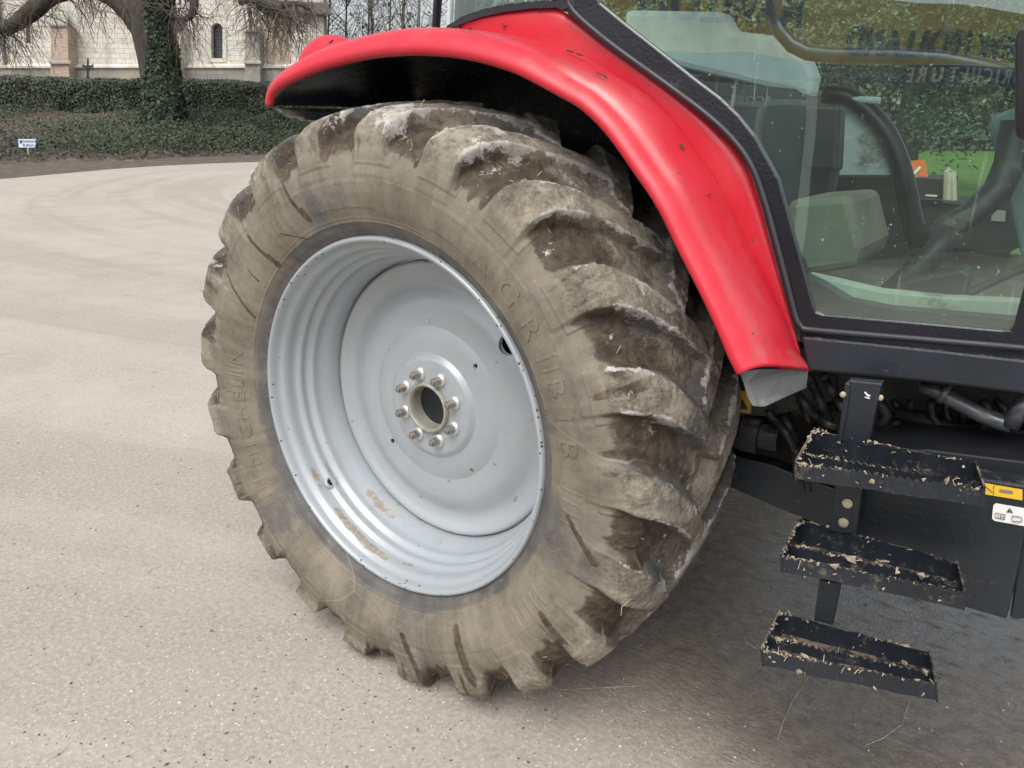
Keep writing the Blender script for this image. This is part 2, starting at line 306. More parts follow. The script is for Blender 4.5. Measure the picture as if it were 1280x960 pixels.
M_tyre = mat_tyre(); M_road = mat_road(); M_red = mat_red(); M_rim = mat_rim()
M_black = mat_black('black_paint', .35); M_step = mat_black('muddy_black_steel', .70, (.010,.013,.018), .34); M_frame = mat_black('black_door_frame', .12, (.008,.0085,.012), .28)
M_liner = mat_black('black_plastic_liner', .75, (.018,.021,.028), .26); M_dark = mat_black('greasy_dark_metal', .45, (.012,.012,.013), .5)
M_glass = mat_glass(); M_glass2 = mat_glass((.62,.80,.76), .10); M_flap = simple('grey_rubber_flap', (.16,.165,.17), .6, dirt=.5, dcol=(.30,.27,.22), bump=.3, dsc=8)
M_nut = simple('zinc_nut', (.34,.32,.29), .42, .75, .25, 40, dirt=.4, dsc=30); M_washer = simple('washer_steel', (.55,.55,.55), .35, .6)
M_hub = simple('cast_hub_ring', (.34,.335,.29), .5, .3, dirt=.3, dsc=14); M_cap = simple('hub_cap_blue_grey', (.014,.017,.022), .35, .2)
M_bolt = simple('bolt_steel', (.55,.50,.36), .4, .6); M_grey = simple('grey_interior_plastic', (.66,.76,.75), .55, dirt=.25, dsc=4)
M_greyd = simple('dark_interior_plastic', (.020,.025,.028), .5, dirt=.08, dsc=6, dcol=(.16,.14,.11)); M_floor = simple('dusty_floor_mat', (.21,.195,.155), .9, dirt=.5, dsc=4, dcol=(.26,.23,.18), bump=.5)
M_cream = simple('dusty_sill', (.50,.49,.40), .7, dirt=.25, dsc=6); M_straw = simple('dry_straw', (.42,.35,.23), .8, var=.4, sc=40)
M_bark = mat_bark('bark', (.030,.024,.020), (.085,.072,.058)); M_twig = mat_bark('twig_bark', (.07,.058,.048), (.16,.14,.12)); M_pole = mat_bark('pale_bark', (.12,.10,.085), (.24,.21,.18))
M_pipe = simple('grey_steel_pipe', (.11,.12,.135), .35, .5, dirt=.35, dsc=18)

# ------------------------------------------------------------------ setting: road
def grid_plane(name, x0, x1, y0, y1, z, mat, nx=2, ny=2, hf=None, kind='structure'):
    xs = np.linspace(x0, x1, nx); ys = np.linspace(y0, y1, ny); rows = [[(x, y, z + (hf(x, y) if hf else 0)) for x in xs] for y in ys]
    o = rings_mesh(name, rows, mat); tag(o, kind=kind); return o
grid_plane('road', -300, 300, -300, 400, 0, M_road)

# verge: dark soil strip then a bank rising to the ivy wall. local frame: along RH (right), FH (away)
def L2W(a, d, z): return CAM*np.array([1,1,0]) + a*RH + d*FH + np.array([0,0,z])
def mat_soil():
    n = NT('dark_soil'); c = n.tc(); f = n.noise(c, 2.5, 8, .7)
    col = n.mix(n.ramp(f, .3, .7), (.060,.048,.038), (.155,.130,.105)); v = n.ramp(n.noise(c, 11, 5, .7), .6, .7); col = n.mix(v, col, (.22,.17,.11))
    n.pbr(Base_Color=col, Roughness=.95, Normal=n.bump(f, .06, .8)); return n.m
M_soil = mat_soil()
def gad(px, py):
    v = G(px, py) - CAM; return v @ RH, v @ FH
_e = np.array([gad(*q) for q in ((-260, 246), (-120, 236), (0, 225), (80, 217), (164, 210), (328, 202), (420, 199), (520, 197))]); _v = np.array([gad(*q) for q in ((-260, 216), (0, 206), (164, 200), (328, 194), (520, 190))])
def edge_d(a): return np.interp(a, _e[:,0], _e[:,1])   # distance of the road edge
def veg_d(a): return np.interp(a, _v[:,0], _v[:,1])    # where the undergrowth starts
HEDGE_D = 40.0
def bank_z(a, d):
    e = veg_d(a); t = np.clip((d - e) / (HEDGE_D - e), 0, 1)
    return .01 + 1.55 * t**.9 + .06*math.sin(a*1.7 + d) * (t > 0)
rows = []
for a in np.linspace(-60, 4, 110):
    e = edge_d(a) + .35*math.sin(a*.9) + .2*math.sin(a*2.3); r_ = []
    for k in range(22):
        d = e + (HEDGE_D + 1.0 - e) * (k/21)
        r_.append(L2W(a, d, (-.02 if k == 0 else bank_z(a, d))))
    r_.append(L2W(a, 160, 1.5)); rows.append(r_)
tag(rings_mesh('verge_bank', rows, M_soil, flip=True), kind='structure')

def scatter_leaves(name, P, N, size, mat, parent=None, jit=.9, aspect=1.0, kind=None, rnd=None):
    # small diamond leaves at points P, facing about N
    n = len(P); A = rng.normal(size=(n,3)); Nn = N + jit*rng.normal(size=(n,3))*.6; Nn /= np.linalg.norm(Nn, axis=1, keepdims=True)
    T = np.cross(Nn, A); T /= np.linalg.norm(T, axis=1, keepdims=True); B = np.cross(Nn, T); s = size*(.6 + .8*rng.random((n,1)))
    V = np.stack([P - T*s*.5, P + B*s*.42*aspect + Nn*s*.12, P + T*s*.6, P - B*s*.42*aspect + Nn*s*.12], 1).reshape(-1,3)
    me = bpy.data.meshes.new(name); me.vertices.add(4*n); me.vertices.foreach_set('co', V.ravel()); me.loops.add(4*n); me.polygons.add(n)
    me.loops.foreach_set('vertex_index', np.arange(4*n)); me.polygons.foreach_set('loop_start', np.arange(0, 4*n, 4)); me.update()
    a = me.attributes.new('rnd', 'FLOAT', 'POINT'); r = rng.random(n) if rnd is None else rnd; a.data.foreach_set('value', np.repeat(r, 4))
    me.validate(); o = link(name, me, mat, parent)
    if kind: o['kind'] = kind
    return o
M_ivy = mat_leaf('ivy_leaves', (.022,.036,.022), (.070,.100,.062), (.17,.20,.14)); M_hedge = mat_leaf('hedge_leaves', (.045,.058,.040), (.100,.115,.075), (.14,.14,.09))
M_cover = mat_leaf('ground_ivy_leaves', (.024,.036,.020), (.062,.080,.040), (.13,.14,.09)); M_brown = mat_leaf('dead_bramble_leaves', (.035,.028,.020), (.095,.078,.055), (.20,.16,.11))

# ivy covered churchyard wall
wall = empty('ivy_churchyard_wall', L2W(-10, HEDGE_D, .8)); bpy.context.view_layer.update()
tag(wall, 'long churchyard wall fully covered in clipped dark ivy in front of the church', 'wall')
def child(o, parent):
    o.parent = parent; o.matrix_parent_inverse = Matrix.Translation(-Vector(parent.location)) if parent.type == 'EMPTY' or True else None; return o
HT = BG(160, 99, HEDGE_D)[2]
def hz_top(a): return HT + .05*math.sin(a*.7) + .03*math.sin(a*3.1)
mb = MB()
ass = np.linspace(-50, 16, 60)
sec = [[L2W(a, HEDGE_D - .05, .3), L2W(a, HEDGE_D, hz_top(a) - .12), L2W(a, HEDGE_D + .15, hz_top(a)), L2W(a, HEDGE_D + .8, hz_top(a)), L2W(a, HEDGE_D + .9, .3)] for a in ass]
o = rings_mesh('wall_core', sec, simple('wall_core_dark', (.035,.042,.028), .95, var=.4, sc=3), smooth=False, flip=True); child(o, wall)
n_ = 95000; a = rng.uniform(-36, 4, n_); z = rng.uniform(.9, HT + .1, n_); top = np.array([hz_top(x) for x in a]); zz = np.minimum(z, top); onT = z > top - .05
d = HEDGE_D - .06 - .10*np.abs(rng.normal(size=n_)) + .14*pn(np.stack([a*1.1, z*1.5, z*0], 1)); d = np.where(onT, HEDGE_D + rng.uniform(-.1, .8, n_), d)
P = CAM*np.array([1,1,0]) + a[:,None]*RH + d[:,None]*FH + np.stack([z*0, z*0, zz + .05*rng.random(n_)*onT], 1)
clump = np.clip(.45 + .5*pn(np.stack([a*.8, z*1.2, z*0 + 3], 1)) + .25*rng.normal(size=n_), 0, 1)
o = scatter_leaves('ivy_leaves', P, -FH[None]*1.0 + np.array([0,0,.4]), .085, M_hedge, rnd=clump); child(o, wall); o['kind'] = 'stuff'

# undergrowth on the bank
def cover(name, a0, a1, n, size, mat, fn, label=None):
    a = rng.uniform(a0, a1, n); e = veg_d(a); t = rng.random(n); d = e - .3 + (HEDGE_D + .2 - e)*t
    keep = fn(a, d, t); a, d, t = a[keep], d[keep], t[keep]
    hgt = .10 + .45*np.clip(pn(np.stack([a*.9, d*.9, a*0], 1)) + .5, 0, 1)*sst(0, .35, t)
    z = np.array([bank_z(x, y) for x, y in zip(a, d)]) + hgt*rng.random(len(a))
    P = CAM*np.array([1,1,0]) + a[:,None]*RH + d[:,None]*FH + np.stack([z*0, z*0, z], 1)
    o = scatter_leaves(name, P, np.array([[0,0,1.0]]) - FH[None]*.5, size, mat, rnd=np.clip(rng.random(len(a))*.7 + .3*pn(np.stack([a,d,d*0],1)) + .1, 0, 1)); o['kind'] = 'stuff'; return o
bram = lambda a, d: np.exp(-((a + 19.6)/2.3)**2)
cover('ground_ivy', -34, 0, 120000, .09, M_cover, lambda a, d, t: (rng.random(len(a)) > bram(a, d)*1.3) & (t > .05 + .12*rng.random(len(a))))
cover('dead_brambles', -34, 0, 45000, .08, M_brown, lambda a, d, t: ((rng.random(len(a)) < bram(a, d)*1.0) | (t < .10) | (rng.random(len(a)) < .06)) & (t < .75))
# arching dead bramble stems
mb = MB()
for k in range(260):
    a = random.gauss(-19.6, 2.2); d = veg_d(a) + .2 + random.random()*5; z = bank_z(a, d); dr = random.uniform(-1, 1); L = random.uniform(.5, 1.3); h = random.uniform(.3, .9)
    pts = [L2W(a + dr*L*t, d + .3*math.sin(t*3 + k)*t, z + h*4*t*(1 - t*.9)*.6) for t in np.linspace(0, 1, 6)]; mb.tube(pts, [.014, .012, .011, .009, .007, .004], 4, cap=False)
tag(mb.build('bramble_stems', M_twig), kind='stuff')

# ------------------------------------------------------------------ church
CH = 55.0
church = empty('church', BG(250, 105, CH)); tag(church, 'pale stone church with brick buttresses and a narrow arched window', 'church')
M_st = mat_stone(sc=1.0); M_brick = mat_stone('old_brick', (.36,.21,.145), (.52,.37,.27), (.30,.22,.17), 1.0, (.50,.46,.40), .26, .085)
M_std = mat_stone('weathered_stone', (.24,.235,.21), (.36,.34,.30), (.18,.175,.16), 1.0, (.30,.28,.25), .7, .33)
def mat_coords(o, D=None): return o
def wall_slab(name, poly_px, D0, D1, mat, parent=church, bevel=0):
    mb = MB(); pts = []
    for px, py in poly_px:
        p = BG(px, py, D0); pts.append(p)
    mb.prism(pts, (D1 - D0)*FH)
    # rotate mesh into a local frame so that brick courses lie in the wall plane
    o = mb.build(name, mat, bevel=bevel); framed(o, parent); return o
def framed(o, parent):
    ax = Matrix(((RH[0], 0, FH[0], 0), (RH[1], 0, FH[1], 0), (0, 1, 0, 0), (0, 0, 0, 1))); loc = Vector(parent.location)
    W = Matrix.Translation(loc) @ ax; o.data.transform(W.inverted()); o.data.update()
    if ax.to_3x3().determinant() < 0: o.data.flip_normals()
    o.parent = parent; o.matrix_parent_inverse = Matrix.Identity(4); o.matrix_local = ax
yb = 128
# nave wall, with a real opening for the window: built from pieces round it
wx0, wx1, wt, wb = 262.5, 279.5, 32, 74
for nm, poly in (('wall', [(-260, yb), (wx0, yb), (wx0, -330), (-260, -330)]), ('wall', [(wx1, yb), (408, yb), (404, -20), (398, -330), (wx1, -330)])):
    wall_slab(nm, poly, CH, CH + .8, M_st)
wall_slab('window_apron', [(wx0, yb), (wx1, yb), (wx1, wb), (wx0, wb)], CH, CH + .8, M_st)
wcx = (wx0 + wx1)/2; wr = (wx1 - wx0)/2
arch = [(wx0 + 0.0, -330), (wx0, wt + 4)] + [(wcx - wr*math.cos(a), wt + 4 - wr*math.sin(a)) for a in np.linspace(0, math.pi, 13)][1:-1] + [(wx1, wt + 4), (wx1, -330)]
wall_slab('window_head', arch, CH, CH + .8, M_st)
gl = NT('dark_leaded_glass'); gv = gl.tc(); gb = gl.n('ShaderNodeTexBrick', {'Vector': gv, 'Color1': (.02,.025,.04), 'Color2': (.035,.045,.075), 'Mortar': (.09,.09,.09), 'Scale': 1, 'Brick Width': .2, 'Row Height': .22, 'Mortar Size': .02}, offset=0)
gl.pbr(Base_Color=gb.outputs[0], Roughness=.25)
wshape = lambda g: [(wx0 - g, wb + g), (wx1 + g, wb + g)] + [(wcx + (wr + g)*math.cos(a), wt + 4 - (wr + g)*math.sin(a)) for a in np.linspace(0, math.pi, 13)]
w = wall_slab('window', wshape(.2), CH + .42, CH + .50, gl.m)
mb = MB(); mb.ring([BG(*q, CH - .06) for q in wshape(3.6)], [BG(*q, CH - .06) for q in wshape(-1.3)], .45*FH); o = mb.build('window_surround', mat_stone('pale_surround', (.62,.59,.50), (.70,.67,.58), (.5,.47,.4), 1, (.5,.47,.4), .5, .32)); framed(o, church)
# plinth with moulding
wall_slab('plinth', [(-260, yb), (412, yb), (411, 86), (-260, 82)], CH - .28, CH - .003, M_std)
mb = MB(); sec_ = [(CH - .42, 86.5), (CH - .42, 84.5), (CH - .003, 80.0), (CH - .003, 86.5)]
def course(x0, x1, dy, D0, name, h=2.2):
    mb = MB(); r0 = [BG(x0, 84 + dy, D0), BG(x1, 84 + dy, D0), BG(x1, 84 + dy, CH - .004), BG(x0, 84 + dy, CH - .004)]
    r1 = [BG(x0, 84 + dy - h, D0), BG(x1, 84 + dy - h, D0), BG(x1, 84 + dy - h*2.2, CH - .004), BG(x0, 84 + dy - h*2.2, CH - .004)]
    mb.hexa(r0, r1); o = mb.build(name, M_st); framed(o, church)
course(-260, 411, 1.0, CH - .40, 'string_course')
# buttresses
def buttress(x0, x1, ytop, dep, mat, capm, lean=0):
    poly = [(x0, yb), (x1, yb), (x1 - lean, ytop), (x0 + lean*.2, ytop)]; b = wall_slab('buttress', poly, CH - dep, CH - .003, mat)
    mb = MB(); e = 1.3
    mb.hexa([BG(x0 - e, ytop, CH - dep - .12), BG(x1 - lean + e, ytop, CH - dep - .12), BG(x1 - lean + e, ytop, CH - .004), BG(x0 - e, ytop, CH - .004)],
            [BG(x0 - e, ytop - 2.5, CH - dep - .12), BG(x1 - lean + e, ytop - 2.5, CH - dep - .12), BG(x1 - lean + e - 1, ytop - 16, CH - .004), BG(x0 - e + 1, ytop - 16, CH - .004)])
    o = mb.build('buttress_cap', capm); framed(o, church)
    mb = MB(); mb.box((0,0,0), (1,1,1)); 
    mb = MB(); mb.hexa([BG(x0 - 1, 80, CH - dep - .14), BG(x1 + .5, 80, CH - dep - .14), BG(x1 + .5, 80, CH - dep), BG(x0 - 1, 80, CH - dep)], [BG(x0 - 1, 77.5, CH - dep - .14), BG(x1 + .5, 77.5, CH - dep - .14), BG(x1 + .5, 76, CH - dep), BG(x0 - 1, 76, CH - dep)]); o = mb.build('buttress_course', capm); framed(o, church)
buttress(63, 88, 33, 1.1, M_brick, M_std, 4)
buttress(306, 326, 40, 1.0, M_std, M_std, 2)
buttress(204, 226, 37, 1.0, M_st, M_std, 1)
wall_slab('brick_patch', [(333, 83), (364, 83), (360, 40), (350, 10), (340, 10), (333, 30)], CH - .05, CH - .002, M_brick)
# apse roof at the right end
mb = MB(); n_r = 10
rf = simple('dark_roof_tile', (.075,.068,.062), .9, var=.4, sc=6, bump=.6)
mb.hexa([BG(330, 14, CH - .6), BG(416, 19, CH - .6), BG(416, 19, CH + 6), BG(330, 14, CH + 6)], [BG(330, 12, CH - .6), BG(416, 17, CH - .6), BG(350, -120, CH + 6), BG(300, -120, CH + 6)]); o = mb.build('roof', rf); framed(o, church)
mb = MB(); mb.tube([BG(-8, -60, CH - .15), BG(2, 50, CH - .15), BG(12, 125, CH - .15)], .10, 8); o = mb.build('downpipe', simple('grey_downpipe', (.16,.17,.18), .5)); framed(o, church)
mb = MB(); mb.tube([BG(406, 20, CH - .1), BG(408, 120, CH - .1)], .08, 8); o = mb.build('downpipe', simple('dark_downpipe', (.10,.10,.10), .5)); framed(o, church)
wall_slab('blocked_opening', [(33, 53), (38, 53), (34, 20), (31, 20)], CH - .03, CH - .002, simple('dark_timber', (.10,.085,.07), .9))  # narrow dark brown slab on the nave wall
# the side of the apse going away
mb = MB(); mb.hexa([BG(408, yb, CH), BG(408, yb, CH + 8), BG(400, yb, CH + 8), BG(400, yb, CH)], [BG(404, -20, CH), BG(404, -20, CH + 8), BG(398, -20, CH + 8), BG(398, -20, CH)])

# ------------------------------------------------------------------ churchyard cross and notice sign
cr = empty('churchyard_cross', BG(110, 104, 43)); tag(cr, 'small dark stone cross showing above the ivy wall in front of the church', 'cross')
mb = MB(); mdk = simple('dark_cross_stone', (.028,.026,.024), .8)
def bgbox(mb, x0, x1, y0, y1, D0, D1, mi=0): mb.hexa([BG(x0, y1, D0), BG(x1, y1, D0), BG(x1, y1, D1), BG(x0, y1, D1)], [BG(x0, y0, D0), BG(x1, y0, D0), BG(x1, y0, D1), BG(x0, y0, D1)], mi)
bgbox(mb, 108.6, 111.2, 73, 128, 43, 43.09); bgbox(mb, 103, 108.5, 81.5, 84.3, 43, 43.09); bgbox(mb, 111.3, 117, 81.5, 84.3, 43, 43.09)
for s in (103, 115.0): bgbox(mb, s, s + 2, 80.4, 81.4, 43, 43.09); bgbox(mb, s + .3, s + 1.6, 84.4, 87.5, 43, 43.09)
mb.add([BG(106, 84.4, 43.02), BG(108.5, 84.4, 43.02), BG(108.5, 90, 43.02), BG(106, 84.4, 43.07), BG(108.5, 84.4, 43.07), BG(108.5, 90, 43.07)], [(0,1,2),(3,5,4),(0,3,4,1),(1,4,5,2),(2,5,3,0)])
mb.add([BG(111.3, 84.4, 43.02), BG(113.8, 84.4, 43.02), BG(111.3, 90, 43.02), BG(111.3, 84.4, 43.07), BG(113.8, 84.4, 43.07), BG(111.3, 90, 43.07)], [(0,1,2),(3,5,4),(0,3,4,1),(1,4,5,2),(2,5,3,0)])
bgbox(mb, 107.6, 112.2, 96, 104, 42.95, 43.14)
child(mb.build('cross', mdk), cr)
SD = 26.6
sg = empty('notice_sign', BG(36, 197, SD)); tag(sg, 'small white notice board with blue writing on a thin post in the verge', 'sign')
mb = MB(); bgbox(mb, 23.2, 44.6, 173.8, 184.4, SD, SD + .03); child(mb.build('board', simple('sign_white', (.72,.76,.80), .5, var=.04)), sg)
mb = MB(); mb.tube([BG(35, 184, SD + .04), BG(36.3, 200, SD + .04)], .028, 8); child(mb.build('post', simple('pale_post', (.6,.6,.56), .7)), sg)
def text_mesh(body, size, mat, name, ext=.0, bold=0.0, align='LEFT', spacing=1.0):
    cu = bpy.data.curves.new(name, 'FONT'); cu.body = body; cu.size = size; cu.extrude = ext; cu.offset = bold; cu.align_x = align; cu.space_character = spacing
    t = bpy.data.objects.new(name, cu); COL.objects.link(t); dg = bpy.context.evaluated_depsgraph_get()
    me = bpy.data.meshes.new_from_object(t.evaluated_get(dg)); bpy.data.objects.remove(t); me.materials.clear(); return me
def place_text(me, name, org, ux, uy, mat, parent):
    ux = np.array(ux)/np.linalg.norm(ux); uy = np.array(uy)/np.linalg.norm(uy); un = np.cross(ux, uy)
    M4 = Matrix(((ux[0], uy[0], un[0], org[0]), (ux[1], uy[1], un[1], org[1]), (ux[2], uy[2], un[2], org[2]), (0,0,0,1))); me.transform(M4)
    o = link(name, me, mat); 
    if parent: child(o, parent)
    return o
M_blue = simple('sign_blue', (.03,.06,.22), .5)
up = np.array([0,0,1.0])
place_text(text_mesh('PARKING', .115, M_blue, 'lettering', .002, spacing=1.0), 'lettering', BG(28.3, 178.2, SD - .006), RH, up, M_blue, sg)
place_text(text_mesh('BUREAU', .115, M_blue, 'lettering', .002), 'lettering', BG(28.6, 182.9, SD - .006), RH, up, M_blue, sg)
mb = MB(); bgbox(mb, 24.6, 27.3, 175.2, 179.2, SD - .008, SD - .002); child(mb.build('emblem', M_blue), sg)

# ------------------------------------------------------------------ trees
def branch(mb, p, d, L, r, lvl, droop=.0, wob=.35, split=3, n=7, sides=6, ch=None, minr=.006, ends=None):
    pts = [p.copy()]; rs = [r]; d = d/np.linalg.norm(d)
    for i in range(n):
        d = d + wob*rng.normal(size=3)*.35 + np.array([0, 0, -droop]); d /= np.linalg.norm(d)
        p = p + d*L/n; pts.append(p.copy()); rs.append(max(minr*.6, r*(1 - .62*(i+1)/n)))
    mb.tube(pts, rs, sides, cap=False)
    if lvl > 0:
        for k in range(split):
            i = rng.integers(2, n+1); q = pts[i]; t = pts[i] - pts[i-1]; t /= np.linalg.norm(t); s = rng.normal(size=3); s -= t*(s@t); s /= np.linalg.norm(s)
            ch2 = dict(droop=droop, wob=wob, split=split, n=max(4, n-1), sides=max(3, sides-1), minr=minr)
            branch(mb, q, t*.55 + s*.75, L*rng.uniform(.45, .7), max(minr, rs[i]*.62), lvl-1, **ch2)
    return pts, rs
# the big chestnut by the wall
TD = 35.5
tree = empty('chestnut_tree', BG(212, 192, TD)); tag(tree, 'old leafless chestnut with drooping branches and an ivy clad trunk by the churchyard wall', 'tree')
mb = MB()
tp = [BG(214, 186, TD), BG(210, 175, TD), BG(205, 150, TD), BG(201, 110, TD), BG(196, 75, TD), BG(190, 40, TD), BG(186, 5, TD), BG(182, -40, TD), BG(178, -110, TD)]
tr_ = [1.35, .98, .80, .74, .74, .80, .86, .75, .5]
mb.tube(tp, tr_, 20); child(mb.build('trunk', M_bark, smooth=True), tree)
mb = MB(); limbs = [
 ([(188, 45), (165, 15), (140, -6), (112, -14), (88, -12), (62, -4), (45, 10), (30, 22), (14, 33), (-4, 42), (-20, 40)], [.62, .52, .44, .38, .34, .34, .36, .33, .27, .20, .14], 0),
 ([(14, 33), (4, 36), (-6, 33), (-22, 28)], [.2, .16, .13, .1], .1),
 ([(150, 2), (120, -20), (80, -45), (30, -60)], [.4, .32, .26, .2], .8),
 ([(205, -10), (222, -12), (238, -6), (243, 8), (236, 22), (222, 23), (214, 15)], [.42, .28, .2, .17, .14, .10, .07], -.6),
 ([(215, -25), (260, -45), (300, -30), (318, 0), (330, 12), (350, 9), (372, 5), (388, 12)], [.4, .28, .2, .15, .13, .11, .09, .06], .2),
 ([(300, 3), (312, 0), (330, 3), (350, 14), (362, 26)], [.13, .12, .10, .07, .05], -.4),
 ([(180, -30), (210, -60), (280, -90)], [.5, .4, .3], .3)]
twp = []
for px, rr, dd in limbs:
    pts = [BG(a_, b_, TD + dd*min(1, i*.4)) for i, (a_, b_) in enumerate(px)]
    # smooth by Catmull subdivision
    fine = []
    for i in range(len(pts)-1):
        p0 = pts[max(i-1,0)]; p1 = pts[i]; p2 = pts[i+1]; p3 = pts[min(i+2, len(pts)-1)]
        for t in (0, .33, .67): fine.append((.5*((2*p1) + (-p0+p2)*t + (2*p0-5*p1+4*p2-p3)*t*t + (-p0+3*p1-3*p2+p3)*t**3), rr[i]*(1-t) + rr[i+1]*t))
    fine.append((pts[-1], rr[-1])); mb.tube([f[0] for f in fine], [f[1] for f in fine], 10)
    for f in fine[2:]: twp.append(f)
child(mb.build('limb', M_bark, smooth=True), tree)
mb = MB()
for q, r in twp:
    for k in range(6):
        d0 = rng.normal(size=3)*.7 + np.array([0,0,-.1]); branch(mb, q + rng.normal(size=3)*.1, d0, rng.uniform(.8, 2.6), rng.uniform(.011, .026), 1, droop=.16, wob=.6, split=2, n=7, sides=3, minr=.006)
for k in range(26):  # hanging twigs above the fender tip
    q = BG(random.uniform(295, 392), random.uniform(-5, 12), TD + random.uniform(-.5, .8)); branch(mb, q, np.array([.1*rng.normal(), .1*rng.normal(), -1]), rng.uniform(1.0, 2.6), .030, 1, droop=.05, wob=.5, split=3, n=8, sides=3, minr=.009)
child(mb.build('twigs', M_twig), tree).__setitem__('kind', 'stuff')
# ivy on the trunk
n_ = 9000; t = rng.random(n_)**.8; s = t*6.2; i0 = np.clip(s.astype(int), 0, 7); f = s - i0; tpA = np.array(tp); trA = np.array(tr_)
ctr = tpA[i0]*(1-f)[:,None] + tpA[i0+1]*f[:,None]; rr = trA[i0]*(1-f) + trA[i0+1]*f; ang = rng.uniform(0, 2*math.pi, n_)
dirv = np.cos(ang)[:,None]*RH + np.sin(ang)[:,None]*FH; side = np.cos(ang)
keep = (side > -.75 + .9*sst(.35, .8, t)) & ~((t < .17) & (side > .28) & (np.sin(ang) < .6)); cl = .5 + .5*pn(np.stack([ang*2, s*1.5, s*0], 1))
P = ctr + dirv*(rr*1.0 + .05 + .22*cl*rng.random(n_))[:,None]; 
o = scatter_leaves('ivy', P[keep], dirv[keep], .15, M_ivy, rnd=np.clip(rng.random(keep.sum())*.8 + .2*cl[keep], 0, 1)); child(o, tree); o['kind'] = 'stuff'

# thin bare trees beyond, above the fender
specs = [(432, 62, .10, 'thin dark pole-like tree left of the others behind the fender'), (470, 66, .13, 'bare tree with forked stem above the middle of the red fender'), (455, 60, .08, 'slender bare sapling leaning left above the fender'),
 (502, 58, .16, 'thicker pale bare trunk above the red fender'), (488, 70, .10, 'pale narrow bare tree between the two thicker trunks'), (522, 57, .15, 'pale bare trunk nearest the cab window'), (412, 64, .09, 'bare tree beside the end of the church'), (543, 70, .10, 'bare tree seen just left of the rear cab window'), (578, 72, .12, 'bare tree partly seen through the rear cab window')]
for px, D, r, lab in specs:
    base = BG(px, 148, D); base[2] = .2; t_ = empty('bare_tree', base); tag(t_, lab, 'tree', 'bare trees beyond the church')
    mb = MB(); top = BG(px + rng.uniform(-9, 9), -60, D); mid_ = (base + top)/2 + rng.normal(size=3)*.25
    pts = [base, base*.6 + mid_*.4, mid_, mid_*.4 + top*.6, top]; mb.tube(pts, [r*1.25, r*1.05, r*.85, r*.55, r*.25], 7); child(mb.build('trunk', M_pole if 'pale' in lab else M_twig, smooth=True), t_)
    mb = MB()
    for k in range(38):
        f = rng.uniform(.28, .98); q = base*(1-f) + top*f + (mid_ - (base+top)/2)*4*f*(1-f); a_ = rng.uniform(0, 6.28); d0 = np.array([math.cos(a_), math.sin(a_), rng.uniform(.5, 1.3)])
        branch(mb, q, d0, rng.uniform(1.4, 3.4), rng.uniform(.018, .045), 2, droop=-.02, wob=.35, split=3, n=6, sides=3, minr=.010)
    child(mb.build('crown', M_twig), t_)
# low twiggy hedge with last leaves
n_ = 2600; a = rng.uniform(-12, 4, n_); D = rng.uniform(56, 60, n_); P = CAM*np.array([1,1,0]) + a[:,None]*RH + D[:,None]*FH; P[:,2] = 1.6 + (np.abs(rng.normal(size=n_))*2.2 + 3.2)*rng.random(n_)
o = scatter_leaves('far_scrub', P, -FH[None], .22, M_brown); tag(o, kind='stuff')

# ------------------------------------------------------------------ beyond the tractor: lawn, conifer, machine
def mat_grass():
    n = NT('lawn_grass'); c = n.tc(); f = n.noise(c, 1.2, 7, .7); col = n.mix(n.ramp(f, .3, .7), (.075,.15,.022), (.15,.24,.05)); col = n.mix(n.math('MULTIPLY', n.ramp(n.noise(c, 14, 5, .7), .4, .7), .5), col, (.06,.115,.02))
    n.pbr(Base_Color=col, Roughness=.9, Normal=n.bump(n.noise(c, 40, 5), .03, 1)); return n.m
lawn = MB(); lawn.add([(-8, 7.5, .006), (50, 7.5, .006), (50, 90, .006), (-30, 90, .006)], [(0,1,2,3)]); tag(lawn.build('lawn', mat_grass()), kind='structure')
n_ = 42000; a = rng.uniform(-4, 42, n_); z = rng.random(n_)**.8*(12.5 + 2*pn(np.stack([a*.3, a*0, a*0], 1))); P = CAM*np.array([1,1,0]) + a[:,None]*RH + (60 + rng.uniform(-.9, 1.2, n_) + 1.2*pn(np.stack([a*.5, z, z*0], 1)))[:,None]*FH; P[:,2] = z
hd = empty('far_hedge', L2W(18, 60, 0)); tag(hd, 'bushy mixed hedge along the far side of the lawn, seen through the cab', 'hedge')
child(scatter_leaves('foliage', P, -FH[None], .30, mat_leaf('far_hedge_leaves', (.06,.07,.045), (.17,.19,.12), (.34,.30,.24))), hd)
mb = MB(); mb.hexa([L2W(-4, 60.6, 0), L2W(42, 60.6, 0), L2W(42, 61.6, 0), L2W(-4, 61.6, 0)], [L2W(-4, 60.7, 11), L2W(42, 60.7, 11), L2W(42, 61.4, 11), L2W(-4, 61.4, 11)]); child(mb.build('stems', simple('hedge_inner', (.06,.065,.045), .95)), hd)
# conifer with hanging sprays
base = BG(1130, 190, 21); base[2] = 0; ct = empty('cedar_tree', base); tag(ct, 'dark evergreen with drooping sprays on the lawn, seen through the cab glass', 'tree')
mb = MB(); mb.tube([base, base + np.array([.1, 0, 6]), base + np.array([0, .1, 13])], [.35, .25, .06], 8); child(mb.build('trunk', M_bark), ct)
PP = []
for k in range(130):
    h = rng.uniform(2.1, 12); a_ = rng.uniform(0, 6.28); L = 4.2*(1 - h/14) + .6
    for s in np.linspace(.15, 1, 18):
        c0 = base + np.array([math.cos(a_)*L*s, math.sin(a_)*L*s, h - .5*s*s*L*.4])
        PP.append(c0 + rng.normal(size=(16, 3))*np.array([.14,.14,.30]) - np.array([0,0,.25]))
P = np.concatenate(PP); child(scatter_leaves('crown', P, np.array([[0,0,1.0]]), .15, mat_leaf('cedar_needles', (.035,.052,.040), (.09,.13,.085), (.2,.24,.17)), aspect=.4), ct)

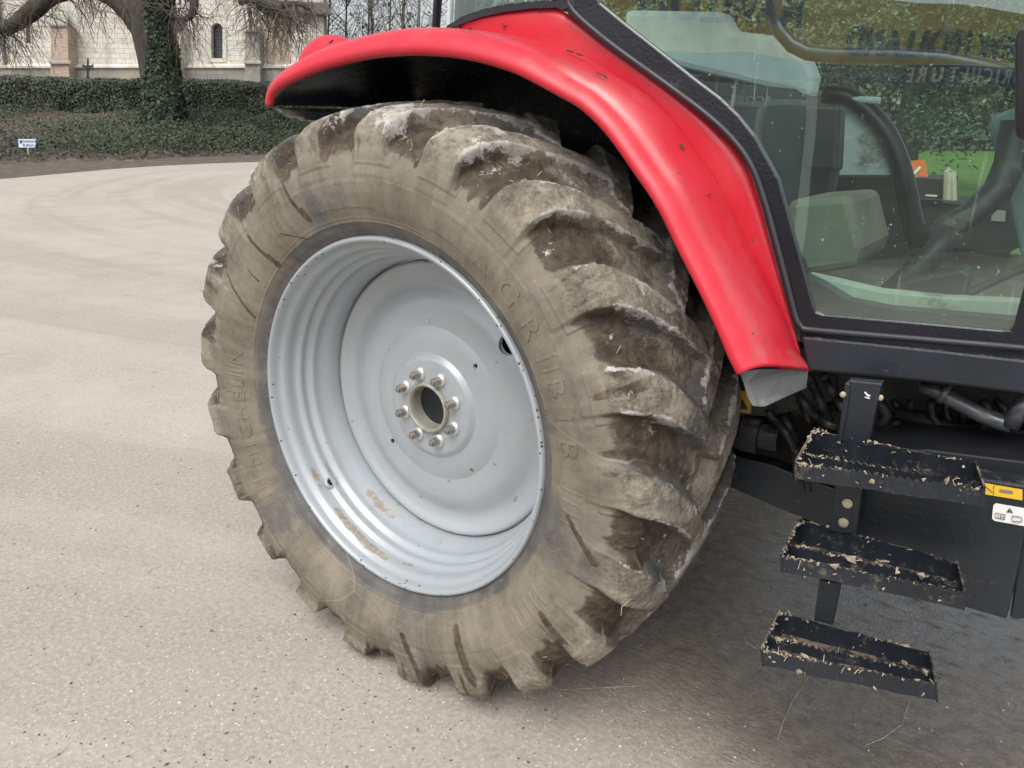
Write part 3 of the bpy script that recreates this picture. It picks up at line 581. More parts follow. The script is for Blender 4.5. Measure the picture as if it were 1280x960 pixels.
# black machine with an orange marker plate beyond the tractor
mc = empty('mounted_implement', (2.1, 4.2, 0)); 
def at(px, py, y): return Y(px, py, y)
tag(mc, 'black implement with an orange marker plate parked beyond the tractor, seen through the cab', 'farm implement')
YM = 4.6
mb = MB()
def ybox(mb, px0, py0, px1, py1, y0, dep, mi=0, zmin=None):
    a = at(px0, py0, y0); b = at(px1, py1, y0); z0 = b[2] if zmin is None else zmin; mb.box((a[0], y0, z0), (b[0], y0 + dep, a[2]), mi); return a, b
ybox(mb, 1140, 252, 1212, 330, YM, .9, zmin=.25); ybox(mb, 1143, 222, 1180, 252, YM + .1, .5)
ybox(mb, 1144, 248, 1206, 253, YM - .06, .1); mb.box((at(1140,260,YM)[0]+.05, YM+.05, 0), (at(1212,260,YM)[0]-.1, YM+.7, .25))
child(mb.build('body', M_dark, bevel=.01), mc)
mb = MB(); mb.tube([at(1184, 252, YM), at(1186, 215, YM), at(1189, 212, YM)], .03, 8); mb.tube([at(1192, 252, YM), at(1191, 214, YM)], .022, 8); child(mb.build('lever', M_bolt), mc)
mb = MB(); mb.prism([at(1137, 201, YM + .3), at(1155, 200, YM + .3), at(1160, 221, YM + .3), at(1139, 221, YM + .3)], (0, .02, 0)); pl = child(mb.build('marker_plate', simple('orange_plate', (.75,.17,.03), .5)), mc)
mb = MB(); mb.prism([at(1141, 216, YM + .29), at(1149, 208, YM + .29), at(1152, 209, YM + .29), at(1144, 218, YM + .29)], (0, .006, 0)); child(mb.build('chevron', simple('white_chevron', (.8,.8,.78), .5)), mc)
mb = MB(); ybox(mb, 1157, 243, 1171, 246, YM - .07, .008); child(mb.build('label', simple('orange_white_label', (.8,.5,.3), .5)), mc)

# ------------------------------------------------------------------ the dealer's building behind the photographer (seen reflected in the glass)
YG = .285
def VR(px, py, D):
    ph = math.radians(20); nn = -math.sin(ph)*RH + math.cos(ph)*FH; r0 = ray(1050, 150); dc = D/(r0 @ nn)*(r0 @ FH); z = BG(1050, py, dc)[2]
    r = ray(px, 150); p = CAM + r*D/(r @ nn); return np.array([p[0], 2*YG - p[1], z])
bd = empty('dealer_building', VR(1050, 300, 7.0)*np.array([1,1,0])); tag(bd, 'white dealer building with a yellow and blue fascia, reflected in the cab door glass', 'building')
VD = 7.0
def vbox(x0, x1, y0, y1, D0, D1, name, mat):
    mb = MB(); mb.hexa([VR(x0, y1, D0), VR(x1, y1, D0), VR(x1, y1, D1), VR(x0, y1, D1)], [VR(x0, y0, D0), VR(x1, y0, D0), VR(x1, y0, D1), VR(x0, y0, D1)]); return child(mb.build(name, mat), bd)
M_fac = simple('pale_facade', (.78,.80,.82), .8, var=.05); M_yel = simple('yellow_fascia', (.62,.44,.10), .5, var=.15); M_nav = simple('navy_fascia', (.015,.03,.11), .4); M_win = simple('shop_window', (.04,.055,.06), .15)
M_front = simple('dark_grey_front', (.05,.055,.06), .6)  # dark grey fronts on both sides of the pale wall
vbox(855, 1016, 98, 330, VD + .35, VD + 5, 'wall', M_fac); vbox(700, 854.5, 98, 330, VD + .36, VD + 5, 'dark_front', M_front); vbox(1016.5, 1900, 98, 330, VD + .36, VD + 5, 'dark_front', M_front); vbox(700, 1900, 330, 352, VD + .30, VD + .6, 'plinth', M_std)
vbox(700, 1900, -6, 72, VD, VD + 5, 'fascia', M_yel); vbox(700, 1900, 72.5, 98, VD + .02, VD + 5, 'fascia_band', M_nav)
for x0, x1 in ((868, 905), (915, 950), (960, 1003)): vbox(x0, x1, 135, 300, VD + .30, VD + .345, 'door_pane', M_win)
for x0, x1 in ((868, 930), (935, 1003)): vbox(x0, x1, 103, 127, VD + .30, VD + .345, 'transom_pane', M_win)
for x0, x1 in ((1080, 1190), (1210, 1330), (1350, 1500), (720, 820)): vbox(x0, x1, 130, 240, VD + .30, VD + .345, 'window', M_win)
def vtext(body, px, py, hpx, mat, D, sp=1.0, bold=.0):
    h = hpx / FPX * (D/.82) / .72*1.02; me = text_mesh(body, h, mat, 'lettering', .01, bold, spacing=sp)
    # reads from the far right to the left in the reflection: real text as seen from the tractor
    o = VR(px, py, D - .02); ux = VR(px - 50, py, D - .02) - o; ux[2] = 0; place_text(me, 'lettering', o, ux, up, mat, bd)
vtext('RAVILLON', 992, 36, 30, M_nav, VD, 1.08, .008); vtext('NEW HOLLAND', 1264, 60, 26, M_nav, VD, 1.08, .008); vtext('AGRICULTURE', 1272, 92, 15, simple('pale_letters', (.7,.72,.75), .5), VD, 1.5)
vtext('ACCUEIL', 962, 131, 9, M_fac, VD + .3)

# ------------------------------------------------------------------ the tractor
tractor = empty('tractor', (0, 1.0, 0)); tag(tractor, 'red farm tractor with a muddy rear tyre, silver rim and black cab steps', 'tractor')
def part(o, parent=None):
    p = parent or tractor
    o.parent = p
    o.matrix_parent_inverse = Matrix.Translation(-tractor.location) if p is tractor else Matrix.Identity(4)   # every part sits at the world origin
    return o

# wheel, local to the axle centre
def set_attr(me, name, arr, typ='FLOAT'):
    a = me.attributes.new(name, typ, 'POINT'); a.data.foreach_set('value' if typ == 'FLOAT' else 'vector', np.asarray(arr, np.float32).ravel())
def grid_mesh(name, X, closed_i=True):   # X: (ntheta, m, 3), wraps in theta
    n, m, _ = X.shape; me = bpy.data.meshes.new(name); me.vertices.add(n*m); me.vertices.foreach_set('co', X.astype(np.float32).ravel())
    i = np.arange(n)[:,None]; j = np.arange(m-1)[None]; i2 = (i+1) % n
    F = np.stack([i*m + j, i*m + j + 1, i2*m + j + 1, i2*m + j], -1).reshape(-1, 4); k = len(F)
    me.loops.add(4*k); me.polygons.add(k); me.loops.foreach_set('vertex_index', F.ravel()); me.polygons.foreach_set('loop_start', np.arange(0, 4*k, 4)); me.polygons.foreach_set('use_smooth', np.ones(k, bool)); me.update(); return me
def resample(pts, n, w=None):
    pts = np.array(pts, float)
    # Catmull-Rom through the points
    out = []
    for i in range(len(pts)-1):
        p0 = pts[max(i-1,0)]; p1 = pts[i]; p2 = pts[i+1]; p3 = pts[min(i+2, len(pts)-1)]
        for t in np.linspace(0, 1, 16, endpoint=False): out.append(.5*((2*p1) + (-p0+p2)*t + (2*p0-5*p1+4*p2-p3)*t*t + (-p0+3*p1-3*p2+p3)*t**3))
    out.append(pts[-1]); out = np.array(out); s = np.concatenate([[0], np.cumsum(np.linalg.norm(np.diff(out, axis=0), axis=1))]); u = np.linspace(0, s[-1], n)
    return np.stack([np.interp(u, s, out[:,0]), np.interp(u, s, out[:,1])], 1), u
NTH, NU = 2300, 380
half = [(.012,.500), (.002,.512), (-.010,.528), (-.028,.553), (-.046,.590), (-.056,.635), (-.055,.680), (-.044,.715), (-.024,.745), (.004,.768), (.045,.783), (.10,.791), (.17,.796), (.23,.798)]
full = half + [(.46 - y, r) for y, r in half[::-1][1:]]
prof, us = resample(full, NU); Ltot = us[-1]
tan = np.gradient(prof, axis=0); tan /= np.linalg.norm(tan, axis=1, keepdims=True); nor = np.stack([-tan[:,1], tan[:,0]], 1)  # (y,r) normal
if nor[NU//2, 1] < 0: nor = -nor
th = np.arange(NTH)/NTH*2*math.pi; TH, JJ = np.meshgrid(th, np.arange(NU), indexing='ij'); Yp = prof[JJ,0]; Rp = prof[JJ,1]
NL = 21; pitch = 2*math.pi/NL; TH0 = math.radians(157.5)
near = (JJ < NU//2); V = np.where(Yp < .23, Yp, .46 - Yp)
ctm = np.stack([np.cos(TH)*.8, np.sin(TH)*.8, Yp], -1)
wn = pn(ctm*6.0)*.003 + pn(ctm*17)*.0022 + pn(ctm*45)*.0014; dn = pn(ctm*9 + 40)*.002
def lugmask(side):
    v = Yp if side == 0 else .46 - Yp
    onside = (JJ < NU//2) if side == 0 else (JJ >= NU//2)
    vv = np.where(onside, np.where(Rp < .77, np.minimum(v, .0), v), v)
    s_ = np.clip((vv + .03)/.30, 0, 1.2)
    shift = .235*s_**1.1
    cen = TH0 + (pitch/2 if side else 0) - shift/.8
    dth = (TH - cen + pitch/2) % pitch - pitch/2
    hw = np.interp(s_, [0, .35, .8, 1.0], [.056, .050, .042, .036])
    e_ = dth*.815 + dn*.6; d = np.where(e_ < 0, hw + wn + e_, (hw + wn - e_)*np.interp(vv, [-.01, .06], [.95, .52]))
    endd = (.262 - v)         # bars end a little past the centre line
    d = np.minimum(d, endd*.9)
    return d, dth
d0, dt0 = lugmask(0); d1, dt1 = lugmask(1)
Hl = np.interp(V, [-.06, -.04, -.02, .01, .06, .15, .26], [.028, .036, .046, .050, .048, .046, .045])
rs_ = np.where(V < .02, Rp, .8); Hl = Hl*np.interp(rs_, [.0, .655, .668, .70, .728, .752, .775], [0, 0, .13, .16, .42, .95, 1.0])
def prof_l(d, t): return np.where(t < 0, sst(-.011, .004, d), sst(-.022, .006, d))
lug = np.maximum(prof_l(d0, dt0), prof_l(d1, dt1))
tread = sst(.70, .76, rs_)
disp = Hl*lug
# stepped pads at the lug roots and rings on the side wall
side_w = sst(.70, .69, Rp)*(JJ < NU//2)
pad = sst(-.002, .002, .062 - np.abs(dt0*.72 + .012))*sst(.690, .694, Rp)*sst(.752, .74, Rp); disp = disp + .0035*pad*(V < .0)
ringl = lambda r0, w, h: h*np.exp(-((Rp - r0)/w)**2)*(JJ < NU//2)
disp += ringl(.551, .0022, .0028) + ringl(.560, .0018, .0012) + ringl(.655, .0025, .0016) + ringl(.648, .002, .001) + ringl(.532, .006, .0012)
for a_c, n_l in ((24, 3), (-8, 4), (172, 5), (120, 3), (-40, 5), (-150, 4)):   # little radial ribs between the letterings
    for q_ in range(n_l):
        disp += .0016*np.exp(-(((np.degrees(TH) - a_c - q_*2.6 + 180) % 360 - 180)/.22)**2)*sst(.590, .593, Rp)*sst(.650, .646, Rp)*(JJ < NU//2)
for a_c, w_c in ((62, 9), (100, 11), (-75, 12), (-128, 8)):   # raised curved panels
    dd_ = w_c - np.abs((np.degrees(TH) - a_c + 180) % 360 - 180); disp += .0014*sst(0, .35, dd_)*sst(.585, .587, Rp)*sst(.655, .652, Rp)*(JJ < NU//2)
# ribbed decoration bars on the side wall between letterings
# mud: lumps in the voids, crust on lugs
vo = (1 - lug)*tread
disp += vo*(.002 + .014*sst(.02, .14, V) + .007*np.clip(fbm(ctm*9, 3), -.3, 1)) + tread*(.0011 + .0009*vo)*fbm(ctm*20, 4) + tread*.0013*fbm(ctm*75, 3) + .0005*fbm(ctm*30, 3)
cl = sst(.35, .55, fbm(ctm*11 + 5, 4))*tread; disp += .0025*cl
# flattened contact patch
PX = Rp*np.cos(TH); ny = nor[JJ,0]; nr = nor[JJ,1]
Yf = Yp + ny*disp; Rf = Rp + nr*disp
X = np.stack([Rf*np.cos(TH), Yf, Rf*np.sin(TH)], -1)
zmin = -H + .004; low = X[...,2] < zmin; over = np.where(low, zmin - X[...,2], 0)
X[...,2] = np.where(low, zmin + .0*over, X[...,2]); X[...,1] += np.where(V < .1, -1, 0)*over*.25*np.where(JJ < NU//2, 1, -1)
me = grid_mesh('tyre', X)
lat = np.where(JJ < NU//2, 1.0, 0)
rub = .50*sst(.560, .535, Rp) + .30*np.exp(-((Rp-.60)/.05)**2)*sst(.0, .6, pn(ctm*2.5)) + .14 + .34*tread*sst(-.1, .35, pn(ctm*6 + 9)) + .20*fbm(ctm*3, 2)
flank = np.exp(-((np.maximum(d0, d1) + .004)/.013)**2)
rub = rub + .42*sst(.02, .22, pn(ctm*3.4 + 60))*(1 - tread)*.45 + .12*sst(.1, .3, pn(np.stack([np.cos(TH)*3, np.sin(TH)*3, Rp*9], -1) + 9))*(1 - tread)
rub = np.clip(rub + .30*flank*tread, 0, 1)
pol = np.stack([np.cos(TH)*1.0, np.sin(TH), Rp], -1)
streak = pn(np.stack([np.cos(TH)*26, np.sin(TH)*26, Rp*3], -1))
sh = sst(.68, .75, Rp)*sst(.06, .0, V)
wet = .0 + .80*vo*sst(.24, .02, V)*(.6 + .8*np.clip(pn(ctm*5 + 77) + .4, 0, 1)) + .40*sh*(1-lug) + .55*sst(.05, .45, streak)*sst(.665, .72, Rp)*sst(.06, .0, V) + .16*fbm(ctm*4 + 3, 2) + .20*sst(-.45, -.78, X[...,2])*tread
# dark damp runs down the side wall
for (xa, ya), (xb, yb2), wd_ in (((350,222),(384,274),3.2), ((380,262),(386,274),5), ((314,294),(341,330),3.4), ((336,320),(342,331),5), ((288,342),(314,398),2.6), ((570,785),(590,842),8), ((680,765),(712,812),7), ((712,645),(745,700),4.5), ((506,792),(528,842),7), ((380,300),(352,292),1.4), ((313,336),(322,352),1.5)):
    qa = Y(xa, ya, -.045); qb = Y(xb, yb2, -.045); pa = np.array([qa[0], qa[2] - H]); pb = np.array([qb[0], qb[2] - H]); ab = pb - pa
    PXZ = np.stack([Rp*np.cos(TH), Rp*np.sin(TH)], -1); tt = np.clip(((PXZ - pa) @ ab)/(ab @ ab), 0, 1); dd_ = np.linalg.norm(PXZ - pa - tt[..., None]*ab, axis=-1)
    wet = np.maximum(wet, .80*sst(wd_*.0036, wd_*.0010, dd_*(1 + .5*(1 - tt)))*(V < .03)*(JJ < NU//2))
pale = .07 + .12*tread*lug + .30*fbm(ctm*7 + 21, 4)*tread + .30*np.exp(-((np.maximum(d0, d1) - .004)/.007)**2)*tread*sst(.2, .8, np.cos(TH - .6)) + .12*sst(.2,.8,np.sin(TH))*tread - .06*(1-tread)
straw = .05 + .45*vo*sst(.08, -.03, V)*sst(-.1, .5, pn(ctm*6 + 31)) + .25*fbm(ctm*8 + 2, 2)*tread
for nm, ar in (('rub', rub), ('wet', np.clip(wet, 0, 1)), ('pale', np.clip(pale, 0, 1)), ('straw', np.clip(straw, 0, 1)), ('rough', tread), ('lugtop', tread*sst(.0, .012, np.maximum(d0, d1)))): set_attr(me, nm, ar)
set_attr(me, 'pol', pol, 'FLOAT_VECTOR')

# raised side wall lettering, wrapped on the tyre
half_p = prof[:NU//2]; i_b = np.argmin(half_p[:,0]*0 + np.abs(half_p[:,1] - .50))
def sidewall(r):
    m = half_p[:,1] < .76; rr_ = half_p[m,1]; yy_ = half_p[m,0]; o = np.argsort(rr_); return np.interp(r, rr_[o], yy_[o])
def wrap_text(body, size, th_start, r0, space=1.0, ext=.0011, cw=True):
    m = text_mesh(body, size, None, 'lettering', ext, 0.0, spacing=space)
    bm = bmesh.new(); bm.from_mesh(m); bmesh.ops.triangulate(bm, faces=bm.faces)
    for _ in range(1): bmesh.ops.subdivide_edges(bm, edges=[e for e in bm.edges if e.calc_length() > .02], cuts=1)
    for v in bm.verts:
        x, y, z = v.co; t = th_start - x/r0*(1 if cw else -1); r = r0 + y*(1 if cw else -1)
        v.co = (r*math.cos(t), sidewall(r) - .0012 - z, r*math.sin(t))
    bm.to_mesh(m); bm.free(); return m
texts = [wrap_text('AGRIBIB', .082, math.radians(57), .585, 1.85), wrap_text('MICHELIN', .066, math.radians(206), .582, 1.35)]
# join letters into the tyre mesh
bmt = bmesh.new()
tm_v = []; tm_f = []
for m in texts:
    b = len(tm_v); tm_v += [tuple(v.co) for v in m.vertices]; tm_f += [tuple(b + i for i in p.vertices) for p in m.polygons]

wheel_root_loc = (0, 0, H)
# disc first: it is the wheel's own mesh
def lathe_np(name, prof_, n, fine=1):
    p, _ = resample(prof_, len(prof_)*fine) if fine > 1 else (np.array(prof_, float), None)
    t = np.arange(n)/n*2*math.pi; T, J = np.meshgrid(t, np.arange(len(p)), indexing='ij')
    X_ = np.stack([p[J,1]*np.cos(T), p[J,0], p[J,1]*np.sin(T)], -1); return grid_mesh(name, X_), X_, p
discp = [(.222,.4236),(.214,.4225),(.207,.418),(.206,.410),(.211,.400),(.219,.386),(.224,.368),(.222,.350),(.212,.328),(.202,.305),(.197,.28),(.196,.25),(.196,.21),(.193,.185),(.186,.168),(.176,.155),(.168,.146),(.166,.138),(.166,.12),(.166,.10),(.166,.082),(.166,.074),(.180,.072),(.182,.19),(.205,.26),(.235,.37),(.232,.4236)]
dm_, _, _ = lathe_np('rear_wheel', discp, 256, 5)
wheel = link('rear_wheel', dm_, M_rim); wheel.location = (0, 0, H)
# holes: cut with cylinders, result applied
def pol2(px, py, y):
    p = Y(px, py, y); return p[0], p[2] - H
cut = MB(); holes = [(490, 428, .010), (596.5, 457, .009), (491, 551, .010), (591.5, 587, .009)]
for px, py, r in holes:
    x, z = pol2(px, py, .196); cut.tube([(x, .15, z), (x, .27, z)], r*.75, 20)
x, z = pol2(634, 431, .200)
rh = math.hypot(x, z); ah = math.atan2(z, x)
for k in (0,): cut.tube([(rh*math.cos(ah + k*math.pi), .14, rh*math.sin(ah + k*math.pi)), (rh*math.cos(ah + k*math.pi), .30, rh*math.sin(ah + k*math.pi))], .032, 32)
co = cut.build('cutter', None); co.location = (0, 0, H)
bo = wheel.modifiers.new('b', 'BOOLEAN'); bo.object = co; bo.solver = 'EXACT'; bpy.context.view_layer.update()
nm_ = bpy.data.meshes.new_from_object(wheel.evaluated_get(bpy.context.evaluated_depsgraph_get())); wheel.modifiers.clear(); wheel.data = nm_; nm_.name = 'rear_wheel'; bpy.data.objects.remove(co)
for a_ in ('mud', 'chip'):
    if a_ not in nm_.attributes: nm_.attributes.new(a_, 'FLOAT', 'POINT')
nm_.polygons.foreach_set('use_smooth', np.ones(len(nm_.polygons), bool)); nm_.set_sharp_from_angle(angle=math.radians(40))
wheel.parent = tractor; wheel.matrix_parent_inverse = Matrix.Translation((0, -1.0, 0)); wheel['label'] = 'silver painted rear wheel with eight nuts and a muddy lugged tyre'
def wpart(o): o.parent = wheel; return o
rimp = [(.060,.512),(.030,.509),(.010,.512),(-.003,.5115),(-.010,.506),(-.008,.499),(.002,.494),(.016,.490),(.024,.484),(.030,.478),(.042,.474),(.058,.473),(.068,.470),(.074,.463),(.082,.4585),(.094,.460),(.102,.459),(.110,.452),(.117,.4455),(.128,.4445),(.140,.4435),(.155,.438),(.172,.431),(.19,.427),(.215,.4255),(.30,.4255),(.34,.43),(.37,.46),(.44,.475),(.462,.49),(.466,.512),(.44,.508)]
rm_, RX, rp_ = lathe_np('rim', rimp, 512, 5)
rT = np.arctan2(RX[...,2], RX[...,0]); rR = np.hypot(RX[...,0], RX[...,2]); rY = RX[...,1]
def blob(a, wa, y0, wy): return np.exp(-(((np.degrees(rT) - a + 180) % 360 - 180)/wa)**2 - ((rY - y0)/wy)**2)
mud = .62*blob(-143, 7, .045, .018) + .72*blob(-121, 10, .045, .014) + .72*blob(-104, 13, .040, .016) + .60*blob(-140, 10, .095, .016) + .62*blob(-118, 16, .16, .02) + .5*blob(-88, 6, .06, .01) + .42*blob(-105, 40, .21, .02) + .03
mud += .25*np.exp(-((rY + .004)/.006)**2)*sst(.3, -.3, np.sin(rT))
set_attr(rm_, 'mud', np.clip(mud, 0, 1)); chip = np.exp(-((rY + .004)/.012)**2)*(.35 + .7*blob(38, 18, rY, 1) + .5*blob(125, 40, rY, 1) + .5*blob(-95, 25, rY, 1) + .4*blob(0, 30, rY, 1)) + .05
set_attr(rm_, 'chip', np.clip(chip, 0, 1)); rim = wpart(link('rim', rm_, M_rim))
# valve hole rosette
pv = None
best = 1e9
for t in np.linspace(-math.pi, 0, 400):
    for yy in (.070,.075,.08,.085,.09,.095,.10,.105):
        r = np.interp(yy, rp_[:100,0], rp_[:100,1]); P0 = np.array([r*math.cos(t), yy, r*math.sin(t) + H]); dv = P0 - CAM; zc = dv @ F_; u = 640 + FPX*(dv@R_)/zc; v = 480 - FPX*(dv@U_)/zc
        e = (u-414)**2 + (v-602)**2
        if e < best: best = e; pv = (t, yy, r)
t, yy, r = pv; c0 = np.array([r*math.cos(t), yy, r*math.sin(t)]); inn = -np.array([math.cos(t), 0, math.sin(t)])
mb = MB(); e1 = np.array([0,1.0,0]); e2 = np.cross(inn, e1); ringp = []
for (rad_, hh) in ((.0205, -.003), (.0185, .0025), (.0145, .0045), (.0120, .003), (.0112, -.004)): ringp.append([c0 + inn*hh + rad_*(math.cos(a)*e1 + math.sin(a)*e2) for a in np.linspace(0, 2*math.pi, 24, endpoint=False)])
mm = rings_mesh('valve_seat', ringp, M_rim, closed=True); wpart(mm)
mb.tube([c0 + inn*-.004, c0 + inn*.0018], .0114, 20); wpart(mb.build('valve_hole', M_cap))
# tyre object
tyre = link('tyre', me, M_tyre); wpart(tyre)
lt = bpy.data.meshes.new('raised_lettering'); lt.from_pydata(tm_v, [], tm_f); lt.update()
ta = np.array(tm_v); ti = (np.round((np.arctan2(ta[:,2], ta[:,0]) % (2*math.pi))/(2*math.pi)*NTH).astype(int)) % NTH; rr_t = np.hypot(ta[:,0], ta[:,2]); jh = np.where(prof[:NU//2,1] < .76)[0]; tj = jh[np.argmin(np.abs(prof[jh,1][None] - rr_t[:,None]), axis=1)]
for nm, ar in (('rub', np.clip(rub, 0, 1)), ('wet', np.clip(wet, 0, 1)), ('pale', np.clip(pale, 0, 1)), ('straw', np.clip(straw, 0, 1)), ('rough', tread), ('lugtop', tread*0)):
    a_ = lt.attributes.new(nm, 'FLOAT', 'POINT'); a_.data.foreach_set('value', ar[ti, tj].astype(np.float32))
set_attr(lt, 'pol', np.array([(math.cos(math.atan2(v[2], v[0])), math.sin(math.atan2(v[2], v[0])), math.hypot(v[0], v[2])) for v in tm_v]), 'FLOAT_VECTOR')
# merge into the tyre mesh with bmesh
bm = bmesh.new(); bm.from_mesh(me); bm.from_mesh(lt); bm.to_mesh(me); bm.free()
# hub ring, cap, nuts
mb = MB(); mb.lathe([(.235,.062),(.168,.063),(.153,.065),(.1495,.069),(.1495,.0725),(.153,.0755),(.168,.0762)], 96); wpart(mb.build('hub_ring', M_hub, smooth=True))
mb = MB(); mb.lathe([(.200,.0635),(.200,.056),(.204,.050),(.204,.0005)], 64); wpart(mb.build('hub_cap', M_cap, smooth=True))
nut_a0 = math.atan2(*(pol2(567, 504, .160)[::-1]))
def nut_mesh():
    mb = MB(); mb.lathe([(.166,.0215),(.1615,.0210),(.1560,.0150),(.1555,.0)], 28, mi=1)
    hx = [(.0135*math.cos(a), .0135*math.sin(a)) for a in np.linspace(0, 2*math.pi, 6, endpoint=False)]
    mb.prism([(x, .156, z) for x, z in hx], (0, -.020, 0)); mb.tube([(0, .140, 0), (0, .128, 0)], .0078, 14); return mb
for k in range(8):
    a_ = nut_a0 + k*math.pi/4
    if k == 0: nt = nut_mesh().build('wheel_nut', [M_nut, M_washer], bevel=.001)
    else: nt = n0.copy(); COL.objects.link(nt)
    if k == 0: n0 = nt
    nt.location = (.1016*math.cos(a_), 0, .1016*math.sin(a_)); nt.rotation_euler = (0, random.uniform(0, 1), 0); wpart(nt)
# straw stuck in the tread
mb = MB()
idx = rng.choice(NTH*NU//2, 4000)
cnt = 0
for q_ in idx:
    i, j = divmod(int(q_), NU//2)
    if tread[i, j] < .5 or straw[i, j] < .12 or cnt > 170: continue
    p = X[i, j]; nrm = np.array([nr[i,j]*math.cos(th[i]), ny[i,j], nr[i,j]*math.sin(th[i])]); d = rng.normal(size=3); d -= nrm*(d@nrm)*.8; d /= np.linalg.norm(d); L = rng.uniform(.008, .028)
    mb.tube([p + nrm*.002, p + nrm*.004 + d*L*.5, p + nrm*(.003 + .004*rng.random()) + d*L], .0007, 4); cnt += 1
s_ = wpart(mb.build('straw', M_straw)); s_['kind'] = 'stuff'
def copy_wheel(loc, rz, sc):
    c = wheel.copy(); COL.objects.link(c); c.location = loc; c.rotation_euler = (0, random.uniform(0, .2)*0, rz); c.scale = (sc, sc, sc); c['label'] = 'wheel on the far side or front of the tractor'
    for ch in wheel.children:
        d = ch.copy(); COL.objects.link(d); d.parent = c
    return c
far = copy_wheel((0, 2.60, H), math.pi, 1.0); far['label'] = 'rear wheel on the far side'
for nm_w, yy, rz in (('front_wheel', .22, 0), ('front_wheel', 2.2, math.pi)):
    c = copy_wheel((2.62, yy, H*.74), rz, .74); c.name = nm_w; c['label'] = 'smaller front wheel'

# ------------------------------------------------------------------ fender
lip_px = [(337,132),(338,122),(345,111),(362,100),(394,86),(431,75),(472,67),(519,64),(566,67),(606,75),(644,87.5),(675,103),(700,117),(727.5,133),(760,165),(796,215),(824,257),(851,312),(879,367),(902,417),(914,446),(925,467)]
YL = .06
lip = np.array([Y(a, b, YL) for a, b in lip_px])[:, [0, 2]]
def smooth_curve(P_, n):
    p, _ = resample(P_, n); return p
lip = smooth_curve(lip, 120)
tl = np.gradient(lip, axis=0); tl /= np.linalg.norm(tl, axis=1, keepdims=True); nl = np.stack([-tl[:,1], tl[:,0]], 1)
cen = np.array([0, H]); sg_ = np.sign(((lip - cen)*nl).sum(1)); nl *= sg_[:,None]
u_ = np.linspace(0, 1, 120)
# crown height: lower at the tail
top_h = np.interp(u_, [0, .04, .12, .3, .45, .6, .9, 1], [.028, .045, .055, .058, .052, .042, .040, .046])
# section (side offset, share of crown height)
sect = [(.010, -.10), (.003, -.10), (-.004, -.02), (-.008, .12), (-.002, .40), (.010, .66), (.028, .84), (.055, .95), (.10, 1.0), (.15, 1.02), (.20, 1.03), (.234, 1.02), (.240, .90)]
rows = []
for i in range(120):
    w = np.interp(u_[i], [0, .06, .2, 1], [1.0, 1.0, 1, 1]); row = []
    for (dy, k) in sect:
        h = top_h[i]*k; xz = lip[i] + nl[i]*h + tl[i]*float(sst(.80, 1.0, u_[i]))*.080*max(0, dy)/.238; row.append((xz[0], YL + dy*w, xz[1]))
    rows.append(row)
# rear end: close down
fender = rings_mesh('fender', rows, M_red); part(fender)
sm = fender.modifiers.new('s', 'SUBSURF'); sm.levels = 1; sm.render_levels = 1
so = fender.modifiers.new('t', 'SOLIDIFY'); so.thickness = .004; so.offset = -1
fender['label'] = 'red front arch of the rear mudguard'
def fpart(o): return part(o, fender)
# inner rear part of the fender goes on inboard of the cab side
rows = []
for i in range(0, 44):
    xz = lip[i] + nl[i]*top_h[i]*1.03; xz2 = lip[i] + nl[i]*(top_h[i]*1.03 + .01)
    rows.append([(xz[0], YL + .25, xz[1]), (xz2[0], YL + .45, xz2[1]), (xz2[0], YL + .75, xz2[1])])
fpart(rings_mesh('fender_top', rows, M_red))
# black liner
rows = []
for i in range(120):
    a_ = lip[i] - nl[i]*.006; b_ = lip[i] - nl[i]*.012
    dz = np.interp(u_[i], [0, .1, .25, .4, 1], [-.01, .01, .03, .02, .0])
    rows.append([(a_[0], YL + .004, a_[1]), (a_[0], YL + .012, a_[1]), (lip[i][0] + nl[i][0]*(dz + .02), YL + .05, lip[i][1] + nl[i][1]*(dz + .02)), (lip[i][0] + nl[i][0]*(dz + .03), YL + .25, lip[i][1] + nl[i][1]*(dz + .03)), (lip[i][0] + nl[i][0]*(dz), YL + .45, lip[i][1] + nl[i][1]*dz), (b_[0], YL + .66, b_[1])])
ln = fpart(rings_mesh('fender_liner', rows, M_liner)); 
# rear end panel of the liner, curving under
mb = MB(); p0 = lip[0]; p1 = lip[6]
end = []
for f in np.linspace(0, 1, 8):
    yy = YL + .006 + .62*f; rr = []
    for g in np.linspace(0, 1, 8):
        a_ = math.pi*.5*g; rr.append((p0[0] + .004 + .16*math.sin(a_)*.9, yy, p0[1] - .004 - .050*math.sin(a_*2)*.6 - .03*g*(1 + .6*f) + .02*(1-f)*g))
    end.append(rr)
fpart(rings_mesh('liner_end', end, M_liner))
# vertical inner wall of the arch, hiding the cab underside
mb = MB(); inner = [(lip[i][0], YL + .665, lip[i][1]) for i in range(0, 120, 3)]
poly = inner + [(lip[-1][0] - .02, YL + .665, H + .02), (-.2, YL + .665, H + .02), (lip[0][0], YL + .665, H + .1)]
mb.prism(poly, (0, .02, 0)); fpart(mb.build('inner_wall', M_liner))
